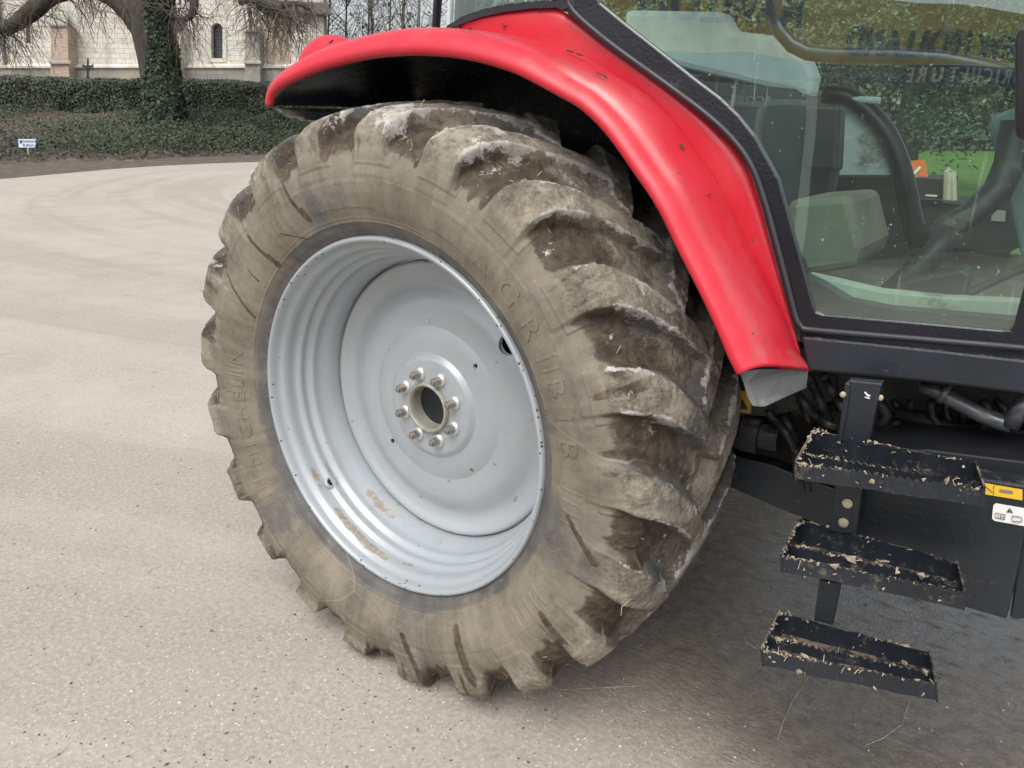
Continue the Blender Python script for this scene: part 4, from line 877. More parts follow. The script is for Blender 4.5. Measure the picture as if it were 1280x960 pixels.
# tail light hump
rows = []
for k, t in enumerate(np.linspace(0, 1, 16)):
    r_ = []
    for a_ in np.linspace(0, math.pi, 17):
        px = 384 + 78*t; yt = np.interp(t, [0, .06, .15, .3, .5, .75, 1], [76, 58, 48, 43, 44, 51, 62]); pt = at(px, yt, .42); pb = at(px, 92, .42)
        hgt = pt[2] - pb[2]; wd = .055*(1 - .2*t); r_.append((pt[0], .42 - wd*math.cos(a_)*1.0, pb[2] + hgt*math.sin(a_)**.7))
    rows.append(r_)
hump = rings_mesh('lamp_housing', rows, M_red); fpart(hump)
mb = MB(); mb.prism([rows[0][k] for k in range(17)], (.004, 0, 0)); fpart(mb.build('lamp_housing_end', M_red))
a0 = at(335, 108, .10)
mb = MB(); mb.lathe([(-.03, .0), (-.03, .018), (-.022, .026), (.02, .026), (.02, 0)], 20); o = mb.build('tail_lamp', simple('dark_red_lamp', (.05,.01,.012), .2), smooth=True); o.location = (a0[0] + .012, a0[1] + .03, a0[2] - .012); o.parent = fender
# lower end: mud flap and screws
def ypoly(mb, pts, y0, dep, mi=0): mb.prism([at(a, b, y0) for a, b in pts], (0, dep, 0), mi)
mb = MB(); fl = [(923, 464), (929, 478), (934, 497), (941, 508), (952, 509), (978, 497), (1003, 486), (1006, 462), (980, 462), (945, 462)]
mb.prism([at(a, b, float(np.interp(a, [925, 942, 1005], [.075, .085, .27]))) for a, b in fl], (.006, .010, 0)); fpart(mb.build('mud_flap', M_flap, bevel=.003))
# lower front face of the fender below the crease
lowp = [(918, 452), (925, 467), (934, 473.5), (945, 475.5), (965, 474), (1006, 463.5), (1003, 452), (998, 431), (960, 426)]
mb = MB()
M_rs = simple('rusty_screw', (.08,.05,.04), .6, .4)
for px, py in ((961, 455), (990, 442.5)):
    mb = MB(); c_ = at(px, py, .283); mb.tube([(c_[0], .279, c_[2]), (c_[0], .30, c_[2])], .0075, 12); fpart(mb.build('screw', M_rs))
# red side panel between the arch and the cab frame
YS = .30
fr_px = [(574,31),(600,21),(630,14.5),(665,10),(695,9),(717,22),(749,47),(780,70),(837,110),(883,147),(915,179),(938,215),(952,261),(970,330),(998,431),(1006,463)]
def panel_rows():
    frp = np.array([at(a, b, YS) for a, b in fr_px]); s = np.concatenate([[0], np.cumsum(np.linalg.norm(np.diff(frp, axis=0), axis=1))]); s /= s[-1]
    cr_px = [(574,33),(591,32),(626,33),(660,41),(695,51.5),(720,59),(782,98),(847,160),(883,215),(920,280),(957,353),(984,413),(1003,464)]
    crp = np.array([at(a, b, YS) for a, b in cr_px]); s2 = np.concatenate([[0], np.cumsum(np.linalg.norm(np.diff(crp, axis=0), axis=1))]); s2 /= s2[-1]
    rows = []
    for t in np.linspace(0, 1, 60):
        A = np.array([np.interp(t, s, frp[:,k]) for k in range(3)]); B = np.array([np.interp(t, s2, crp[:,k]) for k in range(3)]); bul = .006*math.sin(math.pi*t)
        dcen = (B - np.array([0, YS, H])); dcen[1] = 0; dcen /= np.linalg.norm(dcen)
        rows.append([B - dcen*.05 + np.array([0, .004, 0]), B - dcen*.020 + np.array([0, .001, 0]), B + dcen*.003, B*.66 + A*.34 + np.array([0, -bul*.6, 0]), B*.33 + A*.67 + np.array([0, -bul*.6, 0]), A])
    return rows
sp_ = rings_mesh('side_panel', panel_rows(), M_red); fpart(sp_); so = sp_.modifiers.new('t', 'SOLIDIFY'); so.thickness = .004; so.offset = 0

# mud flakes on the paint
mb = MB()
for (px, py, s, y0, a_) in ((755, 95, .011, .17, -.7), (748, 92, .010, .17, -.5), (724, 68, .013, .22, -.3), (712, 64, .012, .22, -.3), (852, 183, .012, .22, -.9), (887, 243, .007, .2, 0), (905, 342, .006, .16, 0), (413, 52, .013, .33, .5), (408, 60, .008, .33, .3), (629, 32, .008, .29, -.1), (585, 36, .010, .2, .3), (463, 60, .006, .06, 1.4), (566, 36.5, .007, .2, 0)):
    c_ = at(px, py, y0); e = np.array([math.cos(a_), 0, math.sin(a_)]); f_ = np.array([-math.sin(a_), 0, math.cos(a_)]); ps = []
    for k in range(9):
        t = k/9*6.283; rr = s*(.7 + .5*random.random()); ps.append(c_ + e*rr*.8*math.cos(t) + f_*rr*.2*math.sin(t))
    mb.prism(ps, (0, .006, 0))
o = fpart(mb.build('mud_flake', simple('dark_mud', (.10,.045,.035), .9))); o['kind'] = 'stuff'

# ------------------------------------------------------------------ cab: door frame and glass
YD = .275
def rs_poly(px, n):
    P_ = np.array(px, float); P_ = np.vstack([P_, P_[:1]]); s = np.concatenate([[0], np.cumsum(np.linalg.norm(np.diff(P_, axis=0), axis=1))]); return s/s[-1], P_
def corr_ring(outer, inner, n=1): return outer, inner
outer = [(700,-160),(700,-60),(701,-5),(709,17),(744,49),(777,74),(834,114),(881,150),(915,182),(939,217),(953,262),(972,332),(990,402),(998,414),(1010,417),(1150,429),(1270,439),(1330,444),(1352,430),(1372,300),(1385,120),(1390,-160)]
inner = [(742,-150),(742,-60),(744,-8),(750,4),(778,27),(810,52),(868,98),(900,122),(922,143),(942,168),(972,222),(1000,322),(1016,380),(1020,390),(1030,393.5),(1150,404),(1252,413.5),(1262,413),(1267,406),(1300,280),(1326,120),(1340,-150)]
mb = MB(); mb.ring([at(a, b, YD) for a, b in outer], [at(a, b, YD + .004) for a, b in inner], (0, .022, 0)); door = part(mb.build('cab_door', M_frame, bevel=.004)); door['label'] = 'black framed glass cab door'
# raised rubber bead along the frame
mid1 = [((o_[0]*.80 + i_[0]*.20), (o_[1]*.80 + i_[1]*.20)) for o_, i_ in zip(outer, inner)]
bp, _ = resample([(a, b) for a, b in mid1], 160); mb = MB(); mb.tube([at(a, b, YD - .003) for a, b in bp], .0065, 8, cap=True); part(mb.build('seal', simple('rubber_seal', (.03,.031,.036), .42), smooth=True), door)
mb = MB(); gp = [((o_[0]*.15 + i_[0]*.85), (o_[1]*.15 + i_[1]*.85)) for o_, i_ in zip(outer, inner)]; mb.add([at(a, b, YD + .012) for a, b in gp], [tuple(range(len(gp)))]); part(mb.build('glass', M_glass), door)
# handle block at the right
mb = MB(); hp = [(1268, 50), (1271, 38), (1279, 33), (1300, 33), (1310, 60), (1306, 170), (1280, 176), (1271, 172), (1268, 160)]; ypoly(mb, hp, YD - .03, .03); part(mb.build('handle', simple('black_handle', (.012,.010,.012), .35), bevel=.008), door)
# rear quarter window and black surround
mb = MB(); qo = [(558, 33), (574, 22), (600, 12), (640, 4.5), (700, 1.5), (712, 8), (716, 12), (700, -3)]
so_ = [(556,36),(574,31),(600,21.5),(630,15),(665,10.5),(695,9.5),(719,17),(722,-5),(716,-60),(716,-160)]; si_ = [(560,31),(577,22),(602,13),(634,6),(668,2.5),(697,1),(704,-2),(706,-10),(706,-60),(706,-160)]
for k in range(len(so_)-1): mb.prism([at(*so_[k], YS - .012), at(*so_[k+1], YS - .012), at(*si_[k+1], YS - .012), at(*si_[k], YS - .012)], (0, .03, 0))
part(mb.build('window_seal', simple('quarter_window_seal', (.02,.021,.027), .35)))
mb = MB(); mb.add([at(a, b, YS + .004) for a, b in [(562,30),(577,21),(602,12),(634,5),(668,1.5),(706,-1),(708,-160),(562,-160)]], [tuple(range(8))]); part(mb.build('quarter_window', M_glass2))
mb = MB(); mb.tube([at(549, -200, .5), at(549.5, -40, .5), at(545, 34, .5)], .013, 10); part(mb.build('beacon_pole', M_frame))
# rear glass edge post seen through the quarter window
mb = MB(); mb.tube([at(566, -160, .36), at(564, -10, .36), at(562, 32, .36)], .008, 8); part(mb.build('rear_window_edge', M_grey))

# cab sill beam
def xbar(mb, tl, bl, tr, br, y0, dep, mi=0): ypoly(mb, [tl, tr, br, bl], y0, dep, mi)
mb = MB(); ypoly(mb, [(1001, 420), (1150, 435), (1280, 449.5), (1420, 464), (1420, 508), (1280, 492.5), (1150, 477), (1010, 463)], .27, .22); part(mb.build('cab_sill', M_black, bevel=.006))
# cab body for the other sides: roof, far door frame, posts
xL, xR = at(716, 0, YD)[0], 1.55
FY = 1.78
mb = MB(); mb.hexa([(-.05, .33, 2.62), (1.75, .33, 2.62), (1.75, 1.72, 2.62), (-.05, 1.72, 2.62)], [(.05, .40, 2.80), (1.65, .40, 2.80), (1.65, 1.65, 2.80), (.05, 1.65, 2.80)]); part(mb.build('cab_roof', M_red, bevel=.04))
for p0_, p1_ in (((.36, .30, 1.86), (.33, .34, 2.64)), ((.36, 1.74, 1.86), (.33, 1.70, 2.64)), ((1.47, .30, 1.2), (1.52, .36, 2.64)), ((-.02, .36, 1.85), (-.02, .42, 2.64)), ((-.02, 1.68, 1.85), (-.02, 1.62, 2.64)), ((1.47, 1.74, 1.2), (1.52, 1.68, 2.64))):
    mb = MB(); mb.tube([p0_, p1_], .03, 8); part(mb.build('cab_post', M_frame))
# interior -------------------------------------------------------
yi = 1.55
mb = MB(); mb.box((.55, .50, 1.10), (1.60, 1.72, 1.135)); part(mb.build('cab_floor', M_floor))
# dusty sill step inside the door
mb = MB(); ypoly(mb, [(1008, 343), (1040, 350), (1100, 364), (1180, 372), (1262, 376), (1290, 378), (1290, 404), (1200, 396), (1110, 386), (1060, 376), (1020, 352)], .50, .05); part(mb.build('inner_sill', M_cream, bevel=.004))
mb = MB(); ypoly(mb, [(1005, 345), (1020, 352), (1060, 376), (1110, 386), (1290, 402), (1290, 440), (1000, 425)], .40, .05); part(mb.build('sill_trim', M_greyd))
# seat base block on the left and floor mats
mb = MB(); ypoly(mb, [(985, 250), (1062, 245), (1078, 310), (1070, 335), (1000, 345), (975, 300)], .75, .35); part(mb.build('seat_base', M_floor, bevel=.02))
# far inner fender trim, the grey shape with black seal
shape = [(1030, 128), (1062, 122), (1075, 133), (1092, 146), (1110, 168), (1126, 205), (1138, 250), (1146, 300), (1040, 305), (1040, 250), (1040, 180)]
mb = MB(); ypoly(mb, shape, yi, .05); part(mb.build('far_fender_trim', M_grey, bevel=.01))
mb = MB(); ypoly(mb, [(1042, 219), (1129, 219), (1139, 250), (1147, 302), (1080, 306), (1052, 302)], yi - .04, .035); part(mb.build('far_trim_panel', M_greyd, bevel=.006))
bp, _ = resample([(1030,118),(1056,120),(1074,130),(1092,146),(1110,170),(1125,205),(1135,245),(1144,290),(1150,308)], 40)
mb = MB(); mb.tube([at(a, b, yi - .03) for a, b in bp], .033, 10); part(mb.build('far_door_seal', M_frame, smooth=True))
# far lower door/bulkhead: glass to the floor, dark lower rail
mb = MB(); ypoly(mb, [(1150, 305), (1262, 316), (1262, 322), (1150, 311)], yi, .04); part(mb.build('far_door_rail', M_frame))
mb = MB(); ypoly(mb, [(940, 300), (1060, 295), (1150, 306), (1262, 318), (1300, 320), (1300, 400), (940, 400)], yi + .06, .03); part(mb.build('far_floor_edge', M_floor))
# front console / pillar on the right
mb = MB(); ypoly(mb, [(1236, 150), (1244, 144), (1300, 120), (1330, 130), (1330, 320), (1276, 320), (1262, 260), (1248, 210), (1238, 170)], 1.15, .10); part(mb.build('dash_side', simple('grey_green_dash', (.14,.19,.19), .5), bevel=.01))
mb = MB(); ypoly(mb, [(1222, 262), (1250, 246), (1262, 240), (1290, 250), (1290, 300), (1262, 316), (1185, 308), (1196, 288)], 1.52, .04); part(mb.build('far_lower_panel', simple('dark_grey_panel', (.06,.07,.075), .5), bevel=.005))
mb = MB(); ypoly(mb, [(1240, 262), (1257, 264), (1256, 277), (1239, 276)], 1.505, .01); part(mb.build('white_label', simple('white_label', (.7,.72,.7), .5)))
# steering column boot and pedals
def taper(mb, pts, y0, rad, n=10): mb.tube([at(a, b, y0 + dy) for a, b, dy in pts], rad, n)
mb = MB(); taper(mb, [(1272, 150, .1), (1262, 205, .1), (1246, 240, .05), (1215, 268, 0), (1180, 285, -.02), (1140, 297, -.03)], 1.0, [.040, .040, .038, .036, .034, .018]); part(mb.build('steering_column', M_greyd, smooth=True))
mb = MB(); taper(mb, [(1190, 288, 0), (1165, 320, -.03), (1130, 352, -.06), (1105, 366, -.08)], .95, [.035, .036, .034, .02]); part(mb.build('pedal_arm', M_greyd, smooth=True))
mb = MB(); ypoly(mb, [(1120, 352), (1180, 340), (1204, 335), (1215, 345), (1206, 378), (1160, 380), (1108, 372)], .80, .10); part(mb.build('pedal', M_greyd, bevel=.012))
mb = MB(); taper(mb, [(1207, 368, 0), (1240, 352, .02), (1290, 330, .04)], .85, [.012, .012, .012]); part(mb.build('pedal_rod', M_dark))
mb = MB(); taper(mb, [(968, 22, 0), (976, 40, 0), (990, 56, 0), (1010, 66, 0), (1040, 69, 0), (1120, 70, 0), (1180, 74, 0), (1240, 86, .02), (1300, 105, .05)], .62, [.018]*9, 12); part(mb.build('curved_tube', simple('dark_navy_tube', (.02,.024,.04), .35), smooth=True))  # curved dark navy tube behind the door glass
# seat back with arm rest
mb = MB(); ypoly(mb, [(800, 60), (870, 100), (985, 110), (1030, 140), (1046, 190), (1020, 330), (880, 330), (780, 150)], 1.15, .12); part(mb.build('seat_back', simple('grey_seat_cloth', (.06,.075,.075), .9), bevel=.04))
mb = MB(); ypoly(mb, [(780, 12), (903, 14), (915, 38), (968, 44), (1010, 76), (1018, 96), (1012, 122), (960, 110), (850, 84), (780, 60)], 1.30, .10); part(mb.build('rear_trim', simple('pale_rear_trim', (.62,.70,.69), .6), bevel=.02))
mb = MB(); ypoly(mb, [(1005, 130), (1050, 132), (1046, 215), (1003, 212)], 1.05, .08); part(mb.build('arm_console', M_greyd, bevel=.012))
mb = MB(); taper(mb, [(1064, 124, 0), (1100, 126, 0)], 1.5, [.012, .012]); part(mb.build('window_catch', M_grey))
mb = MB(); mb.box((-.05, 1.70, 1.55), (.50, 1.73, 1.86)); part(mb.build('far_quarter_panel', M_greyd))

# ------------------------------------------------------------------ under the cab
steps = MB(); yb_ = .16
ypoly(steps, [(1062, 476), (1102, 480), (1094, 515), (1086, 556), (1052, 551), (1058, 515)], .17, .03)      # upper post
sb = part(steps.build('step_bracket', M_black, bevel=.002)); sb['label'] = 'black bracket carrying the three cab steps'
def bpart(o): return part(o, sb)
for nm_b, pts_b, y_b, d_b in (('post_flange', [(1056, 479), (1062.5, 480), (1059, 515), (1052, 552), (1047, 551)], .165, .05), ('bolt_plate', [(1044, 604), (1078, 608), (1070, 668), (1036, 664)], .16, .02), ('lower_post', [(1024, 725), (1051, 730), (1041, 782), (1017, 776)], .15, .012)):
    mb = MB(); ypoly(mb, pts_b, y_b, d_b); bpart(mb.build(nm_b, M_black, bevel=.002))
for px, py, y0 in ((1059.5, 629, .16), (1054.5, 653, .16), (1054, 493, .165), (1100.5, 497, .185)):
    c_ = at(px, py, y0); k_ = .0105 if py > 600 else .0062; mb = MB(); mb.tube([(c_[0], y0 + .002, c_[2]), (c_[0], y0 - .004, c_[2])], k_, 16); mb.tube([(c_[0], y0 - .004, c_[2]), (c_[0], y0 - .008, c_[2])], k_*.7, 6); bpart(mb.build('bolt', M_bolt, bevel=.001))
mb = MB(); 
place = lambda px, py, y0: at(px, py, y0)
# white symbol on the post: a battered pictogram over a bar
mb.prism([at(a, b, .167) for a, b in ((1080, 490.5), (1082, 490), (1084.5, 493), (1088, 494.5), (1086, 496), (1084, 495), (1082.5, 493.2))], (0, .002, 0)); mb.prism([at(a, b, .167) for a, b in ((1081, 496), (1087.5, 497.6), (1087, 498.8), (1081, 497.2))], (0, .002, 0))
bpart(mb.build('pictogram', simple('white_print', (.75,.78,.8), .5)))
def make_step(A, B, dep, hf, hb, seedv):
    """A, B: front bottom corners; the tray goes inboard by dep."""
    A = np.array(A); B = np.array(B); ex = B - A; L = np.linalg.norm(ex); ex /= L; ey = np.array([0,1.0,0]); ez = np.cross(ex, ey); ez /= np.linalg.norm(ez)
    W = lambda p: A + ex*p[0]*(1 - .075*p[1]/dep) + ey*p[1]*(1 - .25*p[0]/L) + ez*p[2]*(1 - .28*(p[0]/L)*(p[1]/dep))
    mb = MB(); r_ = random.Random(seedv)
    def strip(y0, z0, z1, teeth=True, th=.003):
        n = 46; lo = []; hi = []
        for k in range(n+1):
            x = L*k/n; zz = z1 + ((.0035 if k % 2 else -.0035) if teeth else 0) + r_.uniform(-.001, .001); bend = .0022*math.sin(k*.31 + seedv*2) + .0012*math.sin(k*.9 + seedv); lo.append((x, y0 + bend, z0)); hi.append((x, y0 + bend, zz))
        for k in range(n):
            mb.hexa([W(lo[k]), W(lo[k+1]), W((lo[k+1][0], lo[k+1][1]+th, z0)), W((lo[k][0], lo[k][1]+th, z0))], [W(hi[k]), W(hi[k+1]), W((hi[k+1][0], hi[k+1][1]+th, hi[k+1][2])), W((hi[k][0], hi[k][1]+th, hi[k][2]))])
    strip(0, 0, hf); strip(dep*.45, hf*.25, hf*.95); strip(dep, .004, hb, False, .004)
    mb.box((.001, .0035, .004), (L - .001, dep - .001, .007), T=W); mb.box((0, dep*.45 - .022, hf*.25 - .004), (L, dep*.45 + .012, hf*.25), T=W); 
    for x in (-.004, L): mb.hexa([W((x, -.002, -.002)), W((x + .004, -.002, -.002)), W((x + .004, dep + .004, -.002)), W((x, dep + .004, -.002))], [W((x, -.002, hf + .006)), W((x + .004, -.002, hf + .006)), W((x + .004, dep + .004, hb + .006)), W((x, dep + .004, hb + .006))])
    st = bpart(mb.build('step', M_step))
    # caked mud crumbs and straw
    cm = MB(); sm_ = MB()
    spots = [r_.uniform(0, L) for _ in range(7)]
    for k in range(210):
        left = r_.random() < .38; x = (abs(r_.gauss(0, .028)) if left else (r_.choice(spots) + r_.gauss(0, .018) if r_.random() < .7 else r_.random()*L)); x = min(max(x, 0), L)
        yy_, zz_ = r_.choice([(0, hf), (0, hf), (0, hf*r_.random()), (dep*.45, hf*.95), (dep, hb), (dep, hb*r_.random()), (dep*r_.random(), .009), (dep*r_.random(), .009)]); 
        if left and r_.random() < .4: x = 0; yy_ = dep*r_.random(); zz_ = hf + (hb - hf)*yy_/dep + .004
        s = r_.uniform(.0007, .0030)*(2.3 if r_.random() < .09 else 1)
        c_ = W((min(x, L), yy_ + r_.uniform(-.004, .004), zz_ + r_.uniform(-.002, .003))); vs = [c_ + s*np.array([r_.gauss(0, 1), r_.gauss(0, 1), r_.gauss(0, .8)]) for _ in range(6)]
        bmx = bmesh.new(); 
        for v in vs: bmx.verts.new(v)
        bmesh.ops.convex_hull(bmx, input=bmx.verts); bmx.verts.ensure_lookup_table(); bmx.verts.index_update(); cm.add([tuple(v.co) for v in bmx.verts], [tuple(v.index for v in f.verts) for f in bmx.faces]); bmx.free()
    for k in range(24):
        left = r_.random() < .6; x = (abs(r_.gauss(0, .025)) if left else r_.random()*L); yy_, zz_ = r_.choice([(0, hf), (dep*.45, hf), (dep*.2, hf*.5), (dep, hb)]); c_ = W((min(x, L), yy_, zz_)); d = np.array([r_.gauss(0, 1), r_.gauss(0, .6), r_.gauss(0, .5)]); d /= np.linalg.norm(d); l_ = r_.uniform(.006, .02)
        sm_.tube([c_, c_ + d*l_*.5 + np.array([0,0,.002]), c_ + d*l_], .0008, 4)
    a_ = bpart(cm.build('mud_crumbs', simple('pale_mud_crumbs', (.33,.28,.21), .95, var=.35, sc=60))); a_['kind'] = 'stuff'; b_ = bpart(sm_.build('straw', M_straw)); b_['kind'] = 'stuff'
make_step(at(996, 599, .05), at(1227, 633, .05), .13, .034, .062, 1)
make_step(at(978, 714, .045), at(1203, 761, .045), .13, .034, .062, 2)
make_step(at(955, 832, .04), at(1170, 876, .04), .13, .036, .058, 3)
# battery box
mb = MB(); yB = .215
ypoly(mb, [(1072, 575), (1290, 607), (1276, 700), (1258, 775), (1200, 758), (1060, 700)], yB, .25)
bx = part(mb.build('battery_box', M_black, bevel=.006)); bx['label'] = 'black battery box behind the steps'
mb = MB(); ypoly(mb, [(1281, 640), (1330, 648), (1310, 770), (1270, 775), (1262, 772)], yB + .03, .2); part(mb.build('side_cover', M_black, bevel=.004), bx)
mb = MB(); ypoly(mb, [(1068, 562), (1160, 562), (1290, 578), (1290, 606), (1072, 574)], yB + .05, .18); part(mb.build('box_lid', simple('box_lid_black', (.008,.009,.012), .5), bevel=.004), bx)
mb = MB(); ypoly(mb, [(1231.5, 604.5), (1278, 612.5), (1278, 625.5), (1231.5, 618)], yB - .003, .0025); part(mb.build('yellow_sticker', simple('yellow_sticker', (.78,.48,.03), .5, var=.05)), bx)
mb = MB(); ypoly(mb, [(1250, 611.5), (1266, 614), (1266, 617.5), (1249, 615)], yB - .0045, .001); ypoly(mb, [(1232.5, 609), (1233.5, 608.8), (1241, 615.5), (1240, 616)], yB - .0045, .001); ypoly(mb, [(1242, 606.5), (1242.8, 606.6), (1242.4, 619.5), (1241.6, 619.4)], yB - .0045, .001); part(mb.build('sticker_print', simple('grey_print', (.22,.2,.18), .5)), bx)
wp = [(1241.5, 632), (1244, 629.5), (1279, 635.5), (1290, 638), (1290, 659), (1276, 657), (1243, 651), (1240, 648)]
mb = MB(); ypoly(mb, wp, yB - .003, .0025); part(mb.build('warning_sticker', simple('white_sticker', (.78,.78,.78), .5, var=.03)), bx)
mb = MB(); yq = yB - .0045
ypoly(mb, [(1258.2, 640.5), (1261.8, 635), (1262.2, 641)], yq, .001); ypoly(mb, [(1263.0, 641.2), (1262.8, 635), (1266, 641.6)], yq, .001)
def outl(mb, pts, w=.5):
    for k in range(len(pts)):
        a_, b_ = np.array(pts[k]), np.array(pts[(k+1) % len(pts)]); d = b_ - a_; d = d/np.linalg.norm(d); nn = np.array([-d[1], d[0]])*w/2; ypoly(mb, [a_ + nn, b_ + nn, b_ - nn, a_ - nn], yq - .0003*k - .0002, .001)
outl(mb, [(1244.5, 641.5), (1256.5, 643.5), (1256, 649.5), (1244, 647.5)]); outl(mb, [(1265.5, 645), (1277.5, 647), (1277, 653), (1265, 651)])
part(mb.build('sticker_symbols', simple('dark_print', (.05,.05,.055), .5)), bx)
p0 = at(1245.6, 647.0, yq); p1 = at(1255, 648.6, yq); me_t = text_mesh('12V', .0085, None, 'sticker_text', .0003); M_dp = simple('dark_print_text', (.07,.07,.08), .5)
o = place_text(me_t, 'sticker_text', p0, p1 - p0, up, M_dp, None); part(o, bx)
mb = MB(); outl(mb, [(1271.5 + 6.5*math.cos(a), 649.5 + 4.2*math.sin(a)) for a in np.linspace(0, 6.283, 14, endpoint=False)], .35); part(mb.build('sticker_ring', simple('pale_pink_print', (.65,.40,.42), .5)), bx)

# chassis, transmission, axle, hoses
ch = MB(); ch.box((-.35, .82, .52), (2.9, 1.28, 1.06)); ch.box((.5, .52, .95), (1.55, 1.6, 1.085)); ch.box((.95, .70, .48), (1.6, 1.3, .9))
chs = part(ch.build('transmission', M_dark, bevel=.03))
mb = MB(); mb.tube([(0, .30, H), (0, .55, H), (0, 1.5, H), (0, 1.75, H)], [.15, .17, .17, .15], 20); mb.tube([(0, .22, H), (0, .32, H)], .19, 24); part(mb.build('rear_axle', M_dark, smooth=False))
mb = MB(); ypoly(mb, [(880, 560), (910, 568), (960, 580), (1045, 612), (1045, 665), (960, 630), (905, 606), (880, 600)], .62, .06); part(mb.build('lower_link_guard', M_black, bevel=.004))
mb = MB(); mb.tube([at(895, 535, .55), at(930, 540, .55)], .040, 18); mb.tube([at(930, 540, .55), at(952, 545, .55)], .052, 18); mb.tube([at(952, 545, .55), at(975, 549, .55)], .035, 18); part(mb.build('steering_ram', M_dark))
mb = MB(); ypoly(mb, [(905, 486), (938, 490), (938, 517), (908, 514)], .50, .01); part(mb.build('hazard_sticker', simple('dirty_yellow', (.38,.24,.03), .6, dirt=.4, dsc=20)))
mb = MB(); yq = .4985
ypoly(mb, [(921, 511), (928, 499), (935, 512)], .498, .0012); part(mb.build('hazard_triangle', simple('black_print', (.03,.025,.02), .6)))
mb = MB(); ypoly(mb, [(900, 470), (1045, 470), (1045, 500), (965, 520), (900, 518)], .512, .04); part(mb.build('bracket_plate', M_dark))
mb = MB()
hs = [([(1010, 470), (1025, 500), (1040, 540), (1044, 585)], .45, .012), ([(990, 480), (1010, 510), (1035, 530), (1062, 535)], .42, .010), ([(1000, 500), (1020, 540), (1030, 560)], .5, .011), ([(960, 515), (985, 545), (1005, 590), (1010, 615)], .48, .010), ([(1030, 470), (1050, 505), (1062, 520)], .38, .009), ([(975, 505), (995, 560), (1000, 600)], .52, .016),
      ([(1100, 560), (1160, 558), (1220, 548), (1290, 520)], .50, .008), ([(1090, 535), (1150, 530), (1220, 532), (1290, 545)], .52, .010), ([(1204, 500), (1203, 560)], .5, .008)]
for px, y0, r in hs:
    bp, _ = resample(px, 16); mb.tube([at(a, b, y0 + .02*math.sin(i)) for i, (a, b) in enumerate(bp)], r, 8)
for k in range(9):
    x0 = 1095 + 22*k + random.uniform(-6, 6); bp, _ = resample([(x0, 500), (x0 + random.uniform(-14, 14), 522), (x0 + random.uniform(-26, 26), 548), (x0 + random.uniform(-30, 30), 566)], 10); mb.tube([at(a, b, .46 + .03*(k % 3)) for a, b in bp], random.choice([.006, .009, .013]), 8)
mb.tube([at(1110, 548, .44), at(1180, 552, .44), at(1290, 568, .44)], .012, 8); mb.tube([at(1120, 516, .47), at(1200, 538, .47), at(1290, 548, .47)], .016, 8)
part(mb.build('hoses', simple('black_hose', (.016,.016,.017), .5, dirt=.3), smooth=True))
mb = MB(); mb.tube([at(a, b, .36) for a, b in ((1150, 484), (1170, 489), (1195, 502), (1225, 518), (1250, 527), (1264, 530))], [.012, .016, .017, .017, .018, .019], 12); mb.tube([at(a, b, .355) for a, b in ((1262, 532), (1272, 515), (1290, 490))], .018, 12); mb.tube([at(1176, 490, .36), at(1184, 494, .36)], .023, 14); part(mb.build('hydraulic_pipe', M_pipe, smooth=True))
mb = MB(); mb.tube([(1.7, .95, 1.0), (1.7, .95, 1.15)], .05, 10)
# bonnet and front axle
hd_ = MB(); hd_.hexa([(1.75, .72, 1.06), (3.6, .76, 1.0), (3.6, 1.34, 1.0), (1.75, 1.38, 1.06)], [(1.75, .74, 1.62), (3.55, .80, 1.42), (3.55, 1.30, 1.42), (1.75, 1.36, 1.62)]); part(hd_.build('bonnet', M_red, bevel=.05))
mb = MB(); mb.tube([(2.62, .3, .6), (2.62, 1.78, .6)], .09, 12); part(mb.build('front_axle', M_dark))

# ------------------------------------------------------------------ loose bits on the road
def chips(name, n, mats, gen, smin, smax):
    base = np.array([(1,0,0),(-1,0,0),(0,1,0),(0,-1,0),(0,0,1),(0,0,-1)], float); F0 = [(0,2,4),(2,1,4),(1,3,4),(3,0,4),(2,0,5),(1,2,5),(3,1,5),(0,3,5)]
    V = []; F = []
    for k in range(n):
        x, y = gen(); s = smin + (smax - smin)*random.random()**3; a_ = random.random()*6.28; ca, sa = math.cos(a_), math.sin(a_); sx, sy, sz = s*random.uniform(.7, 1.5), s*random.uniform(.5, 1), s*random.uniform(.3, .6); b = len(V)
        for v in base:
            vx, vy, vz = v[0]*sx*random.uniform(.8, 1.2), v[1]*sy, v[2]*sz; V.append((x + ca*vx - sa*vy, y + sa*vx + ca*vy, sz*.5 + vz))
        F += [tuple(b + i for i in f) for f in F0]
    me_ = bpy.data.meshes.new(name); me_.from_pydata(V, [], F); me_.update(); o = link(name, me_, mats); tag(o, kind='stuff'); return o
def gen_near():
    while True:
        px = random.uniform(-40, 1320); py = 260 + 720*random.random()**.9
        g = G(px, py)
        if g[1] < 12 and not (g[0] > .2 and g[1] + .45*g[0] > .8 and random.random() < .85) and pn(np.array([g[0]*.9, g[1]*.9, 5.0])) > random.uniform(-.7, .35): return g[0], g[1]
chips('pale_gravel', 4200, simple('pale_chips', (.62,.58,.50), .8, var=.3, sc=50), gen_near, .0010, .0050)
chips('dark_grit', 2000, simple('dark_chips', (.13,.11,.09), .9, var=.5, sc=50), gen_near, .0010, .0058)
mb = MB()
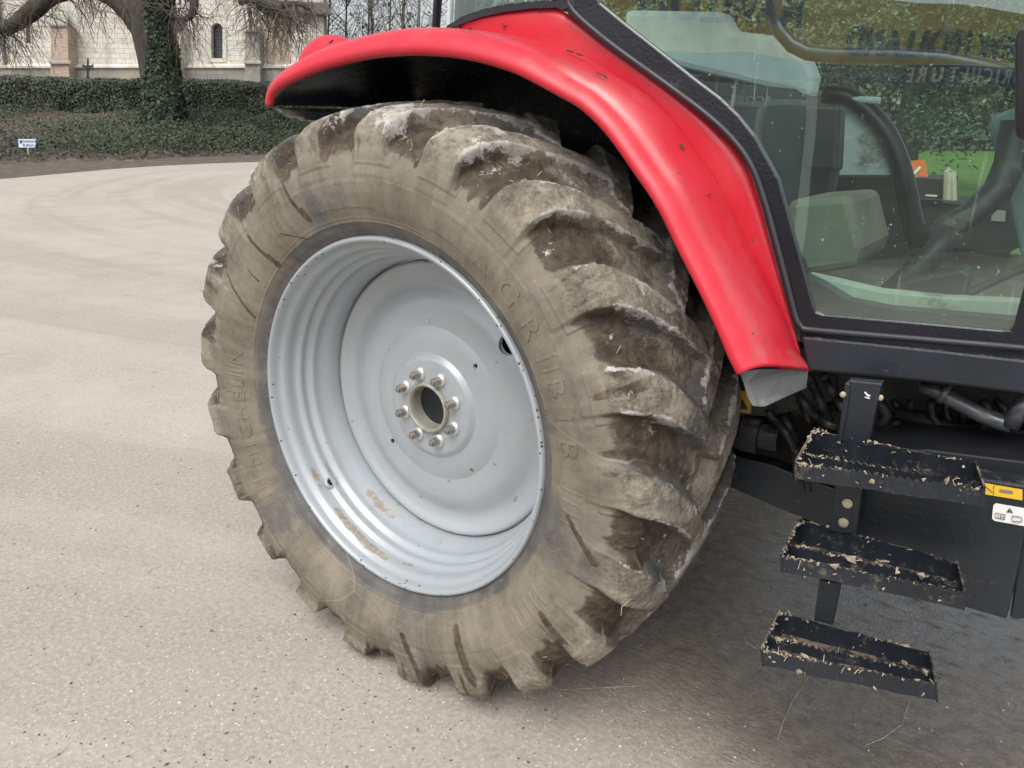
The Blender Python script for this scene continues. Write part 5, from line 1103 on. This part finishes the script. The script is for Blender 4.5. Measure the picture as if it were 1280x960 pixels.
for k in range(60):
    g = gen_near(); a_ = random.random()*6.28; l_ = random.uniform(.02, .07); mb.tube([(g[0], g[1], .003), (g[0] + math.cos(a_)*l_*.5, g[1] + math.sin(a_)*l_*.5, .006), (g[0] + math.cos(a_ + .4)*l_, g[1] + math.sin(a_ + .4)*l_, .003)], .0011, 4)
for pts in ([(1010, 848), (990, 878), (978, 905), (972, 925)], [(1137, 876), (1128, 905), (1105, 922), (1080, 933)], [(700, 862), (750, 860), (805, 857)]):
    mb.tube([G(a_, b_, .004) for a_, b_ in pts], .0010, 4)
tag(mb.build('loose_straw', M_straw), kind='stuff')

# ------------------------------------------------------------------ light
w = bpy.data.worlds.new('World'); scene.world = w; w.use_nodes = True; nt = w.node_tree; bgN = nt.nodes['Background']
sky = nt.nodes.new('ShaderNodeTexSky'); sky.sky_type = 'NISHITA'; sky.sun_disc = False
SUN_EL, SUN_AZ = math.radians(55), math.radians(-78)   # azimuth of the sun measured from +x
sky.sun_elevation = SUN_EL; sky.sun_rotation = math.radians(90) - SUN_AZ; sky.air_density = 1.0; sky.dust_density = 4.0; sky.ozone_density = 1.0
hs_ = nt.nodes.new('ShaderNodeHueSaturation'); hs_.inputs['Saturation'].default_value = .30; nt.links.new(sky.outputs[0], hs_.inputs['Color']); nt.links.new(hs_.outputs[0], bgN.inputs[0]); bgN.inputs[1].default_value = .15
sl = bpy.data.lights.new('sun', 'SUN'); sl.energy = 1.0; sl.angle = math.radians(45); sl.color = (1, .97, .93); so_b = bpy.data.objects.new('sun', sl); COL.objects.link(so_b)
dv = Vector((math.cos(SUN_EL)*math.cos(SUN_AZ), math.cos(SUN_EL)*math.sin(SUN_AZ), math.sin(SUN_EL))); so_b.rotation_mode = 'QUATERNION'; so_b.rotation_quaternion = dv.to_track_quat('Z', 'Y'); so_b.location = dv*50
scene.view_settings.view_transform = 'Standard'; scene.view_settings.look = 'None'; scene.view_settings.exposure = .55; scene.view_settings.gamma = 1
scene.render.engine = 'CYCLES'
scene.cycles.max_bounces = 10; scene.cycles.transparent_max_bounces = 16
